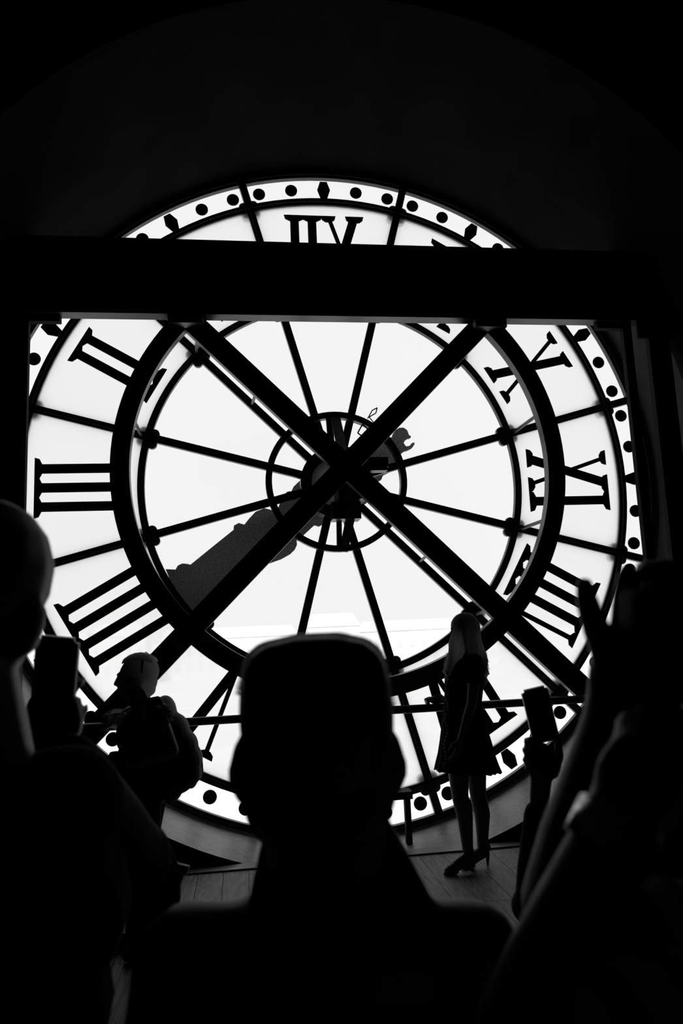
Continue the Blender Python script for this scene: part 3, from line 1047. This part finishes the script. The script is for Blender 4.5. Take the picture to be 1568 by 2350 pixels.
# hair
B = Blob()
s_, f_, u_ = basis(fG)
B.ell(gh + UP * .022 - f_ * .016, (.088, .105, .092), (s_, f_, u_), 18)
B.chain([(G(1070, 1437, .0), .096), (G(1074, 1475, .03), .096), (G(1076, 1515, .03), .080)])
B.chain([(G(1052, 1452, -.02), .05), (G(1050, 1490, -.02), .052), (G(1046, 1522, -.02), .045)])
for (x0, y0, x1, y1, x2, y2, x3, y3, r, dy) in [
    (1056, 1440, 1043, 1472, 1040, 1508, 1028, 1546, .036, -.07), (1056, 1440, 1041, 1478, 1044, 1515, 1032, 1545, .036, -.03), (1054, 1440, 1040, 1472, 1037, 1508, 1021, 1543, .028, .03),
    (1080, 1440, 1094, 1468, 1101, 1503, 1110, 1546, .034, -.05), (1080, 1440, 1096, 1475, 1108, 1508, 1106, 1542, .034, .0), (1078, 1440, 1092, 1470, 1098, 1510, 1116, 1550, .028, .04),
    (1070, 1430, 1082, 1458, 1090, 1495, 1096, 1535, .040, .05), (1072, 1430, 1080, 1460, 1086, 1500, 1090, 1530, .040, -.09), (1044, 1500, 1034, 1518, 1030, 1532, 1019, 1541, .026, -.05), (1104, 1500, 1114, 1515, 1112, 1532, 1121, 1546, .022, -.02)]:
    B.chain([(G(x0, y0, dy * .6), r), (G(x1, y1, dy), r), (G(x2, y2, dy), r * .95), (G(x3, y3, dy), r * .5)])
B.build('hair', M_hair_b, rootG, .0065, 3)
b = MB()
for i in range(160):     # loose wavy ends
    left = i % 2
    x0 = random.uniform(1026, 1040) if left else random.uniform(1100, 1116)
    y0 = random.uniform(1490, 1525); dy = random.uniform(-.09, .06)
    pts = []
    ph = random.uniform(0, 6); l = random.uniform(25, 48)
    for j in range(5):
        t = j / 4
        pts.append(G(x0 + (-1 if left else 1) * (t * t * random.uniform(3, 10)) + 3.0 * math.sin(ph + 5 * t), y0 + l * t, dy))
    b.pipe(pts, .0014, 3)
tag(b.build('hair_ends', M_hair_b, rootG), kind='stuff')
# dress: lofted, flared, with a scalloped hem
rows = [(1503, 1058, 1092, .07, 0), (1516, 1040, 1102, .12, 0), (1535, 1026, 1109, .14, 0), (1560, 1022, 1110, .135, 0), (1585, 1022, 1107, .125, 0), (1612, 1021, 1104, .12, 0), (1640, 1018, 1109, .135, .004), (1670, 1015, 1117, .15, .008),
        (1700, 1012, 1126, .165, .012), (1730, 1008, 1134, .175, .017), (1752, 1003, 1142, .185, .022), (1768, 1000, 1149, .19, .026)]
b = MB()
nn = 72
vs, fs = [], []
for j, (py, xl, xr, dep, wav) in enumerate(rows):
    pl, pr = G(xl, py), G(xr, py)
    c = (pl + pr) / 2
    hx = (pr - pl) / 2
    for i in range(nn):
        t = 2 * math.pi * i / nn
        wv = 1 + wav * math.sin(11 * t + 1) * 1.3
        vs.append(c + hx * math.cos(t) * wv + V((0, 1, 0)) * dep * math.sin(t) * wv + UP * (wav * .18 * math.sin(23 * t)))
for j in range(len(rows) - 1):
    for i in range(nn):
        fs.append((j * nn + i, j * nn + (i + 1) % nn, (j + 1) * nn + (i + 1) % nn, (j + 1) * nn + i))
fs.append(tuple(range(nn)))
b.add(vs, fs)
dress = b.build('dress', M_cloth_k, rootG, True)
sol = dress.modifiers.new('thick', 'SOLIDIFY'); sol.thickness = .004
B = Blob(); arm(B, shN + UP * .01, shN.lerp(elN, .55), shN.lerp(elN, .5), .9, .014)
B = Blob(); B.chain([(shN + UP * .012, .056), (shN.lerp(elN, .40), .056)]); B.chain([(shF + UP * .012, .05), (shF.lerp(elF, .40), .05)]); B.chain([(shN + UP * .01, .05), (gn - UP * .04, .06), (shF + UP * .01, .048)])
B.build('sleeves', M_cloth_k, rootG, .008, 3)
b = MB()      # lace strip on the front of the dress
for i in range(26):
    t = i / 25
    px = 1026 + 3 * math.sin(i * .9) - 12 * max(0, t - .5)
    p = G(px, 1545 + 215 * t, -.10)
    b.box(p, (.012, .010, .014))
b.build('lace_trim', M_cloth_g, rootG)
# strappy heeled sandals
for an, ft in ((an1, ft1), (an2, ft2)):
    sh = empty('sandal', (0, 0, 0)); sh.parent = rootG; sh.location = V((an.x, an.y, 0)) - V(rootG.location)
    B = Blob()
    heel, mid, ball, toe = [p for p, r in ft]
    B.chain([(V((heel.x + .008, heel.y, heel.z - .040)), .016), (V((mid.x, mid.y, mid.z - .036)), .014), (V((ball.x, ball.y, .011)), .011), (V((toe.x - .015, toe.y, .010)), .010)])
    B.ell(V((ball.x, ball.y, .011)), (.05, .034, .010))
    B.build('sole', M_plastic, sh, .004, 2)
    b = MB(); b.tube((heel.x + .008, heel.y, heel.z - .040), (heel.x + .004, heel.y, 0.0), .016, .0065, 12); b.build('heel', M_plastic, sh)
    b = MB()
    for c, rr, nrm in ((an, .039, V((0.15, 0, 1))), (ball + V((0.012, 0, .0)), .033, V((1, 0, .5))), (ball.lerp(toe, .4), .028, V((1, 0, .3)))):
        a = nrm.orthogonal().normalized(); b2 = nrm.normalized().cross(a)
        ptsr = [c + (a * math.cos(2 * math.pi * i / 16) + b2 * math.sin(2 * math.pi * i / 16)) * rr for i in range(17)]
        b.pipe(ptsr, .0035, 6)
    b.build('strap', M_plastic, sh)

# ---- 3. woman with backpack walking to the left
DC = 3.9
Cc = lambda px, py, dd=0.0: at(px, py, DC + dd)
ch = Cc(313, 1556)
fC = V((-1, 0.12, 0)).normalized()
cfoot = Cc(330, 1850)
rootC = empty('person', (cfoot.x, cfoot.y, 0), 'person with pale pinned-up hair and ruffled sleeves wearing a backpack', 'person')
B = Blob()
head(B, ch - UP * .006 + fC * .012, fC, 0.93)
cn = Cc(330, 1618); cp = Cc(336, 1815)
B.chain([(ch - UP * .06 - fC * .012, .052), (Cc(322, 1612), .056)])
torso(B, cn, cp, fC, .15, .115)
B.ell(Cc(306, 1685), (.12, .080, .11), basis(fC))
B.ell(Cc(306, 1745), (.12, .070, .11), basis(fC))
sN, eN, wN = Cc(358, 1640, -.14), Cc(393, 1722, -.22), Cc(318, 1748, -.24)
arm(B, sN, eN, wN, 1.0)
hand_at(B, wN, Cc(288, 1738, -.22) - wN, V((.3, .95, 0)), UP, .5, .95)
sF, eF, wF = Cc(300, 1640, .14), Cc(300, 1722, .20), Cc(285, 1745, .05)
arm(B, sF, eF, wF, .9); hand_at(B, wF, V((-.6, -.6, .1)), V((0, -.2, -1)), UP, .6, .9)
legs(B, cp, fC, .08, stride=.08)
B.build('body', M_skin, rootC, .0065, 3)
eyes(rootC, ch - UP * .006 + fC * .012, fC, .93)
s_, f_, u_ = basis(fC)
B = Blob()
B.ell(ch + UP * .034 - f_ * .020, (.084, .100, .088), (s_, f_, u_), 18)
B.ell(ch - UP * .018 - f_ * .060, (.062, .05, .060), (s_, f_, u_), 16)
B.chain([(ch + UP * .08 + f_ * .03, .034), (ch + UP * .05 - f_ * .06, .045), (ch - UP * .06 - f_ * .066, .036), (ch - UP * .085 - f_ * .055, .022)])
B.build('hair', M_hair_l, rootC, .006, 2)
b = MB()          # combed strands
for i in range(60):
    a = -1.1 + 2.2 * i / 59
    pts = []
    for j in range(7):
        t = j / 6
        ang = .80 + 1.6 * t
        rad = .094
        pts.append(ch + UP * (.036 + .095 * math.sin(ang) * math.cos(a * .8)) + f_ * (-.018 + .108 * math.cos(ang)) + s_ * (.092 * math.sin(a)) * (math.sin(ang) * .6 + .4))
    b.pipe(pts, .0022, 4)
tag(b.build('hair_strands', M_hair_l, rootC), kind='stuff')
b = MB()
ptsr = [ch + UP * (.03 + .098 * math.sin(t)) - f_ * (.050 + .0 * t) + s_ * .086 * math.cos(t) for t in [math.pi * i / 16 for i in range(17)]]
b.pipe(ptsr, .006, 6); b.build('hair_band', M_plastic, rootC)
B = Blob()
torso(B, cn - UP * .01, cp + UP * .02, fC, .152, .118, .010)
B.ell(Cc(306, 1685), (.13, .088, .12), basis(fC))
B.ell(Cc(306, 1745), (.13, .078, .12), basis(fC))
B.build('blouse', M_cloth_d, rootC, .0085, 3)
for (x, y, dd, nm) in ((357, 1622, -.14, 0), (268, 1642, .10, 1)):     # ruffled cap sleeves
    b = MB()
    c = Cc(x, y, dd)
    for l in range(4):
        vs, fs = [], []
        nn = 40
        r0, r1 = .045 + .004 * l, .070 + .004 * l
        for i in range(nn + 1):
            t = -2.4 + 4.8 * i / nn
            wv = .012 * math.sin(t * 7 + l * 1.7)
            vs += [c + V((math.sin(t) * r0, math.cos(t) * r0 * .8, .02 - .022 * l + .012 * math.cos(t))), c + V((math.sin(t) * (r1 + wv), math.cos(t) * (r1 + wv) * .9, -.012 - .022 * l + wv * .6))]
        fs = [(2 * i, 2 * i + 1, 2 * i + 3, 2 * i + 2) for i in range(nn)]
        b.add(vs, fs)
    o = b.build('ruffle', M_ruffle, rootC, True)
    so = o.modifiers.new('thick', 'SOLIDIFY'); so.thickness = .002
B = Blob(); legs(B, cp, fC, .08, foot=False, grow=.015, stride=.08); torso(B, cp + UP * .12, cp - UP * .02, fC, .15, .115, .006)
B.build('trousers', M_cloth_k, rootC, .009, 3)
shoes(rootC, cp, fC, .08, .08)

# backpack (own thing, carried)
bb = Cc(420, 1815)
pack = empty('backpack', (bb.x, bb.y, bb.z - .03), 'black backpack with hanging zip cord on the walking person with pale hair', 'backpack')
B = Blob()
s_, f_, u_ = basis(fC)
for x, y, r in ((378, 1640, .060), (398, 1680, .085), (412, 1715, .10), (422, 1745, .10), (412, 1775, .09), (396, 1795, .06)):
    B.ell(Cc(x, y), (.13, r, .10), (s_, f_, u_), 16)
B.build('bag', M_nylon, pack, .008, 4)
B = Blob()
for x, y, r in ((446, 1748, .036), (449, 1768, .038), (441, 1782, .03)):
    B.ell(Cc(x, y), (.10, r, .06), (s_, f_, u_), 14)
B.build('front_pocket', M_nylon, pack, .007, 3)
for dd in (-.11, .11):
    B = Blob(); B.chain([(Cc(372, 1640, dd), .018), (Cc(362, 1606, dd), .020), (Cc(338, 1612, dd), .022), (Cc(322, 1650, dd - .03), .020), (Cc(322, 1700, dd - .03), .016), (Cc(350, 1770, dd - .03), .014), (Cc(390, 1790, dd), .012)])
    B.build('shoulder_strap', M_nylon, pack, .008, 2)
b = MB(); b.pipe([Cc(459, 1740), Cc(464, 1748), Cc(465, 1765), Cc(463, 1776)], .004, 6); b.tube(Cc(464, 1766), Cc(463, 1780), .0075, n=8)
b.build('zip_cord', M_plastic, pack)

# ---- 4. bald person at the left edge, photographing with a phone
hD = at(-62, 1384, 0.87)
fD = V((0.17, 0.98, -0.06)).normalized()
sD, _, uD = basis(fD)
rootD = empty('person', (hD.x, hD.y, 0), 'close-cropped person at the left edge, head in blurred profile, holding up a phone', 'person')
B = Blob()
head(B, hD, fD, 1.08, .34)
nD = at(-50, 1800, .90)
pD = at(-44, 2200, 1.0); pD.z = .92
B.chain([(hD - UP * .07 - fD * .03, .062), (nD, .068)])
torso(B, nD, pD, V((.3, 1, 0)), .18, .12)
bs, bf, bu = basis(V((.3, 1, 0)))
shR = at(150, 1850, .92); elR = at(300, 1975, 1.12); wrR = at(142, 1705, 1.27)
shL = nD - bs * .18 - UP * .06; elL = shL - UP * .27 + bf * .1 - bs * .05; wrL = at(60, 1720, 1.25)
B.chain([(nD - UP * .05, .07), (shR, .06)])
arm(B, shR, elR, wrR, 1.0); arm(B, shL, elL, wrL, 1.0)
# hand around the phone: four fingers along its right side, thumb on the near face
B.ell(at(135, 1655, 1.28), (.040, .018, .048), (RGT, FWD, UPV))
B.chain([(wrR, .028), (at(135, 1660, 1.28), .028)])
for i, (x, y) in enumerate(((176, 1608), (182, 1632), (184, 1655), (178, 1678))):
    B.chain([(at(120, y + 12, 1.31), .010), (at(160, y + 4, 1.315), .0095), (at(x, y, 1.30), .0092), (at(x - 14, y - 4, 1.275), .008)])
B.chain([(at(105, 1680, 1.27), .014), (at(88, 1645, 1.265), .012), (at(98, 1612, 1.262), .0095)])
hand_at(B, wrL, at(90, 1655, 1.28) - wrL, FWD, RGT, .6, .95)
legs(B, pD, V((.3, 1, 0)))
B.build('body', M_skin, rootD, .0065, 3)
eyes(rootD, hD, fD, 1.10)
B = Blob()
torso(B, nD - UP * .02, pD, V((.3, 1, 0)), .185, .125, .022)
B.chain([(nD - UP * .05, .075), (shR, .075)]); B.chain([(nD - UP * .05, .075), (shL, .072)])
arm(B, shR, elR, wrR.lerp(elR, .18), 1.05, .018); arm(B, shL, elL, wrL.lerp(elL, .18), 1.0, .016)
B.chain([(elR, .062), (at(330, 1950, 1.12), .04)])
B.build('jacket', M_cloth_k, rootD, .0085, 4)
B = Blob(); legs(B, pD, V((.3, 1, 0)), foot=False, grow=.016); torso(B, pD + UP * .12, pD - UP * .02, V((.3, 1, 0)), .18, .12, .006)
B.build('trousers', M_cloth_k, rootD, .01, 3)
shoes(rootD, pD, V((.3, 1, 0)))


def phone(px, py, d, tilt, wid, hgt, label, lens=True):
    c = at(px, py, d)
    root = empty('phone', c, label, 'phone')
    ca, sa = math.cos(tilt), math.sin(tilt)
    X = RGT * ca + UPV * sa; Z = UPV * ca - RGT * sa; Y = FWD
    rot = Matrix((X, Y, Z)).transposed()
    me = bpy.data.meshes.new('case')
    bm = bmesh.new()
    bmesh.ops.create_cube(bm, size=1)
    for v in bm.verts: v.co = V((v.co.x * wid, v.co.y * .010, v.co.z * hgt))
    bmesh.ops.bevel(bm, geom=[e for e in bm.edges if abs((e.verts[0].co - e.verts[1].co).y) > .005], offset=wid * .12, segments=5, affect='EDGES')
    for v in bm.verts: v.co = rot @ v.co
    bm.to_mesh(me); bm.free(); me.materials.append(M_plastic)
    link('case', me, root)
    b = MB(); b.box(-Y * .0054, (wid * .90, .0012, hgt * .93), rot)
    link('screen', b.mesh('screen', M_screen), root)
    b = MB(); b.box(Y * .007 + X * wid * .22 + Z * hgt * .33, (wid * .35, .004, wid * .38), rot)
    link('camera_bump', b.mesh('camera_bump', M_plastic), root)
    return root


phone(126, 1558, 1.29, R_(-5), .074, .148, 'dark phone held up by the close-cropped person at the left edge')

# small handbag with clasp beside the left person
hb = at(395, 2045, 1.6)
bag = empty('handbag', hb - UP * .06, 'small handbag with shiny clasp hanging beside the left person', 'handbag')
B = Blob(); B.ell(at(378, 2050, 1.6), (.035, .05, .062), None, 16); B.ell(at(362, 2085, 1.6), (.045, .05, .05), None, 16); B.ell(at(392, 2010, 1.6), (.028, .04, .03), None, 14)
B.build('bag', M_cloth_d, bag, .006, 3)
b = MB(); b.tube(at(396, 1990, 1.57), at(432, 1998, 1.57), .010, .010, 12); b.tube(at(403, 1980, 1.57), at(404, 1992, 1.57), .006, .006, 10)
b.build('clasp', mat('dull_metal', .25, .35, .5, metal=.8), bag, True)
b = MB(); b.pipe([at(404, 1984, 1.58), at(380, 1930, 1.5), at(300, 1840, 1.25), at(220, 1800, 1.1)], .006, 8); b.build('strap', M_nylon, bag)

# ---- 5. person at the right edge, both hands raised around a camera
eN_ = at(1880, 2150, .56)
fE = V((0.05, 1, 0)).normalized()
sE, _, _ = basis(fE)
rootE = empty('person', (eN_.x, eN_.y, 0), 'person in a striped top at the right edge raising a camera with both hands', 'person')
hE = eN_ + UP * .19 + fE * .05 + _r * .03
B = Blob()
head(B, hE, fE, 1.0)
pE = V((eN_.x + .01, eN_.y - .02, .85))
B.chain([(hE - UP * .07 - fE * .02, .052), (eN_, .056)])
torso(B, eN_, pE, fE, .16, .11)
# upper hand: thumb and forefinger stand clear of the camera
wr1 = at(1412, 1655, .70); el1 = at(1308, 2085, .66); sh1 = at(1500, 2210, .56)
B.chain([(sh1, .048), (sh1.lerp(el1, .5), .046), (el1, .044), (el1.lerp(wr1, .35), .042), (el1.lerp(wr1, .75), .034), (wr1, .030)])
B.chain([(eN_ - UP * .05, .06), (sh1, .05)])
B.ell(at(1425, 1565, .70), (.032, .020, .046), (RGT, FWD, UPV))
B.chain([(wr1, .030), (at(1425, 1575, .70), .030)])
B.chain([(at(1415, 1560, .695), .018), (at(1390, 1490, .69), .015), (at(1362, 1425, .685), .0125), (at(1345, 1372, .685), .0105), (at(1341, 1340, .685), .0085)])
B.chain([(at(1432, 1545, .70), .015), (at(1432, 1460, .70), .0125), (at(1430, 1395, .70), .0110), (at(1434, 1345, .70), .0100), (at(1439, 1312, .70), .0085)])
for i, (x, y) in enumerate(((1474, 1305), (1512, 1300), (1548, 1308))):
    B.chain([(at(1445 + 16 * i, 1520, .71), .014), (at(x - 6, y + 110, .735), .0112), (at(x, y + 40, .735), .0105), (at(x + 6, y, .725), .0098), (at(x + 14, y + 12, .70), .0085)])
# lower hand under the camera, forearm from the bottom of the picture
wr2 = at(1418, 1890, .55); el2 = at(1215, 2400, .50); sh2 = at(1620, 2420, .44)
B.chain([(sh2, .046), (sh2.lerp(el2, .5), .043), (el2, .040), (el2.lerp(wr2, .4), .037), (wr2, .027)])
B.chain([(eN_ - UP * .1, .06), (sh2, .05)])
B.ell(at(1470, 1800, .56), (.036, .020, .042), (RGT, FWD, UPV))
B.chain([(wr2, .028), (at(1460, 1810, .56), .026)])
for i, (x, y) in enumerate(((1440, 1655), (1482, 1640), (1530, 1640), (1572, 1665))):
    B.chain([(at(1440 + 25 * i, 1790, .56), .012), (at(1432 + 38 * i, 1740, .555), .0105), (at(x - 6, y + 45, .57), .0098), (at(x, y, .59), .0088)])
B.chain([(at(1510, 1830, .55), .014), (at(1550, 1770, .545), .012), (at(1570, 1720, .55), .010)])
legs(B, pE, fE)
B.build('body', M_skin, rootE, .0055, 3)
eyes(rootE, hE, fE, 1.0)
B = Blob()
s_, f_, u_ = basis(fE)
B.ell(hE + UP * .034 - f_ * .02, (.082, .100, .086), (s_, f_, u_), 18); B.ell(hE - UP * .05 - f_ * .05, (.07, .055, .08), (s_, f_, u_), 16)
B.build('hair', M_hair_d, rootE, .007, 3)
# striped top
m = bpy.data.materials.new('striped_jersey'); m.use_nodes = True
t = m.node_tree; bs_ = t.nodes['Principled BSDF']
wv = t.nodes.new('ShaderNodeTexWave'); wv.inputs['Scale'].default_value = 9; wv.inputs['Distortion'].default_value = 1.2; wv.bands_direction = 'X'
rr = t.nodes.new('ShaderNodeValToRGB'); rr.color_ramp.elements[0].position = .35; rr.color_ramp.elements[0].color = (.01, .01, .01, 1)
rr.color_ramp.elements[1].position = .6; rr.color_ramp.elements[1].color = (.5, .5, .5, 1)
tcn = t.nodes.new('ShaderNodeTexCoord')
t.links.new(tcn.outputs['Object'], wv.inputs['Vector']); t.links.new(wv.outputs['Fac'], rr.inputs['Fac']); t.links.new(rr.outputs['Color'], bs_.inputs['Base Color'])
bs_.inputs['Roughness'].default_value = .9; bs_.inputs['Specular IOR Level'].default_value = .05
B = Blob()
torso(B, eN_ - UP * .02, pE + UP * .02, fE, .165, .115, .014)
B.chain([(eN_ - UP * .05, .065), (sh1, .062), (sh1.lerp(el1, .35), .058)]); B.chain([(eN_ - UP * .1, .062), (sh2, .056), (sh2.lerp(el2, .3), .053)])
B.build('striped_top', m, rootE, .008, 4)
B = Blob(); legs(B, pE, fE, foot=False, grow=.016); torso(B, pE + UP * .12, pE - UP * .02, fE, .16, .11, .006)
B.build('trousers', M_cloth_k, rootE, .01, 3)
shoes(rootE, pE, fE)
# wristwatch with bright edge
wt = empty('wristwatch', (0, 0, 0)); wt.parent = rootE
wc = wr2.lerp(el2, .04)
wt.location = wc - V(rootE.location)
dax = (el2 - wr2).normalized()
b = MB()
b.tube(wc - dax * .013, wc + dax * .015, .0315, .0325, 28)
b.build('band', M_chrome, wt, True)
b = MB(); b.tube(wc - FWD * .030, wc - FWD * .040, .019, .018, 24); b.build('dial_case', M_plastic, wt)
# camera held between the hands
cc = at(1545, 1480, .665)
camera = empty('photo_camera', cc, 'black camera in the raised hands at the right edge', 'camera')
rot = M3
b = MB(); b.box(cc, (.085, .10, .045), Matrix((RGT, UPV, FWD)).transposed()); 
me = None
o = b.build('body', M_cam, camera)
bv = o.modifiers.new('bevel', 'BEVEL'); bv.width = .008; bv.segments = 3
b = MB(); b.tube(cc + FWD * .02, cc + FWD * .075, .032, .030, 24); b.build('lens', M_plastic, camera, True)
b = MB(); b.box(cc - FWD * .0228, (.066, .075, .002), Matrix((RGT, UPV, FWD)).transposed()); b.build('screen', M_screen, camera)
b = MB(); b.tube(cc + UPV * .05 - RGT * .02, cc + UPV * .056 - RGT * .02, .008, .008, 14); b.build('shutter_button', M_chrome, camera)

# ---- 6. person half hidden behind the raised arm, phone in one hand
DF = 2.0
F_ = lambda px, py, dd=0.0: at(px, py, DF + dd)
fF = V((-0.12, 1, 0)).normalized()
hF = F_(1462, 1560)
rootF = empty('person', (hF.x, hF.y, 0), 'mostly hidden person behind the raised arm, one hand holding up a phone', 'person')
sF_, _, _ = basis(fF)
nF = hF - UP * .18 - fF * .03
pF = V((nF.x, nF.y, .80))
B = Blob()
head(B, hF, fF, .98)
B.chain([(hF - UP * .07 - fF * .02, .052), (nF, .055)])
torso(B, nF, pF, fF, .155, .105)
s1 = nF - sF_ * .165 - UP * .05; e1 = F_(1228, 2070, -.02); w1 = F_(1238, 1838, .02)
arm(B, s1, e1, w1, .95)
s2 = nF + sF_ * .165 - UP * .05; e2 = s2 - UP * .27 + sF_ * .04; w2 = e2 + fF * .1 - UP * .2
arm(B, s2, e2, w2, .95); hand_at(B, w2, UP * -1, -sF_, fF, .4, .95)
B.chain([(w1, .027), (F_(1243, 1770, .01), .030)])
B.ell(F_(1248, 1755, .015), (.042, .018, .050), (RGT, FWD, UPV))
for i, (x, y) in enumerate(((1208, 1700), (1205, 1722), (1206, 1744), (1210, 1764))):
    B.chain([(F_(1250, y + 12, .03), .010), (F_(1222, y + 4, .03), .0098), (F_(x, y, .012), .0095), (F_(x + 12, y - 4, -.012), .0085)])
B.chain([(F_(1272, 1775, .0), .014), (F_(1284, 1735, -.01), .0125), (F_(1280, 1698, -.015), .010)])
legs(B, pF, fF)
B.build('body', M_skin, rootF, .0065, 3)
eyes(rootF, hF, fF, .98)
s_, f_, u_ = basis(fF)
B = Blob(); B.ell(hF + UP * .034 - f_ * .02, (.081, .098, .085), (s_, f_, u_), 18); B.ell(hF - UP * .04 - f_ * .05, (.068, .05, .07), (s_, f_, u_), 16)
B.build('hair', M_hair_d, rootF, .007, 3)
B = Blob(); torso(B, nF - UP * .01, pF + UP * .02, fF, .157, .108, .014)
arm(B, s1, e1, e1.lerp(w1, .86), 1.0, .014); arm(B, s2, e2, e2.lerp(w2, .9), 1.0, .014)
B.chain([(e1, .056), (F_(1215, 2080), .05)])
B.build('jacket', M_cloth_d, rootF, .0085, 3)
B = Blob(); legs(B, pF, fF, foot=False, grow=.016); torso(B, pF + UP * .12, pF - UP * .02, fF, .155, .105, .006)
B.build('trousers', M_cloth_k, rootF, .01, 3)
shoes(rootF, pF, fF)
phone(1240, 1640, 2.0, R_(13.5), .072, .148, 'dark phone tilted left in the hand beside the person in the short dress')

# ---------------------------------------------------------------- the town beyond the river
GZ = -24.0
b = MB(); b.box((0, 1030, GZ - .5), (3000, 2000, 1)); structure(b.build('ground', M_ground))


def building(x0, x1, y, h, label, nwin, roof=6.0, dep=25):
    root = empty('building', ((x0 + x1) / 2, y + dep / 2, GZ), label, 'building')
    b = MB(); b.box(((x0 + x1) / 2, y + dep / 2, GZ + h / 2), (x1 - x0, dep, h)); b.build('wall', M_stone, root)
    b = MB()
    z = GZ + h
    b.add([(x0 - .5, y - .5, z), (x1 + .5, y - .5, z), (x1 + .5, y + dep + .5, z), (x0 - .5, y + dep + .5, z), (x0 + 3, y + 4, z + roof), (x1 - 3, y + 4, z + roof), (x1 - 3, y + dep - 4, z + roof), (x0 + 3, y + dep - 4, z + roof)],
          [(0, 3, 2, 1), (4, 5, 6, 7), (0, 1, 5, 4), (1, 2, 6, 5), (2, 3, 7, 6), (3, 0, 4, 7)])
    b.build('roof', M_roof, root)
    b = MB(); b.box((0, 0, 0), ((x1 - x0) / nwin * .35, .3, h * .22)); wm = b.mesh('window', M_pane_far)
    for r in range(2):
        for i in range(nwin):
            link('window', wm, root, V((x0 + (x1 - x0) * (i + .5) / nwin, y - .1, GZ + h * (.30 + .38 * r))) - V(root.location))
    return root


building(-150, -84, 420, 22, 'long pale stone building far beyond the river, leftmost in the clear glass', 10)
building(-80, -52, 400, 25, 'pale pavilion with hipped roof far away on the left', 5, 7)
building(-48, 30, 430, 22, 'long pale stone wing rising behind the short-haired head', 12)
building(34, 62, 400, 26, 'pale pavilion with hipped roof seen left of the person in the short dress', 5, 7)
building(66, 150, 430, 22, 'long pale stone wing seen behind the person in the short dress', 12)
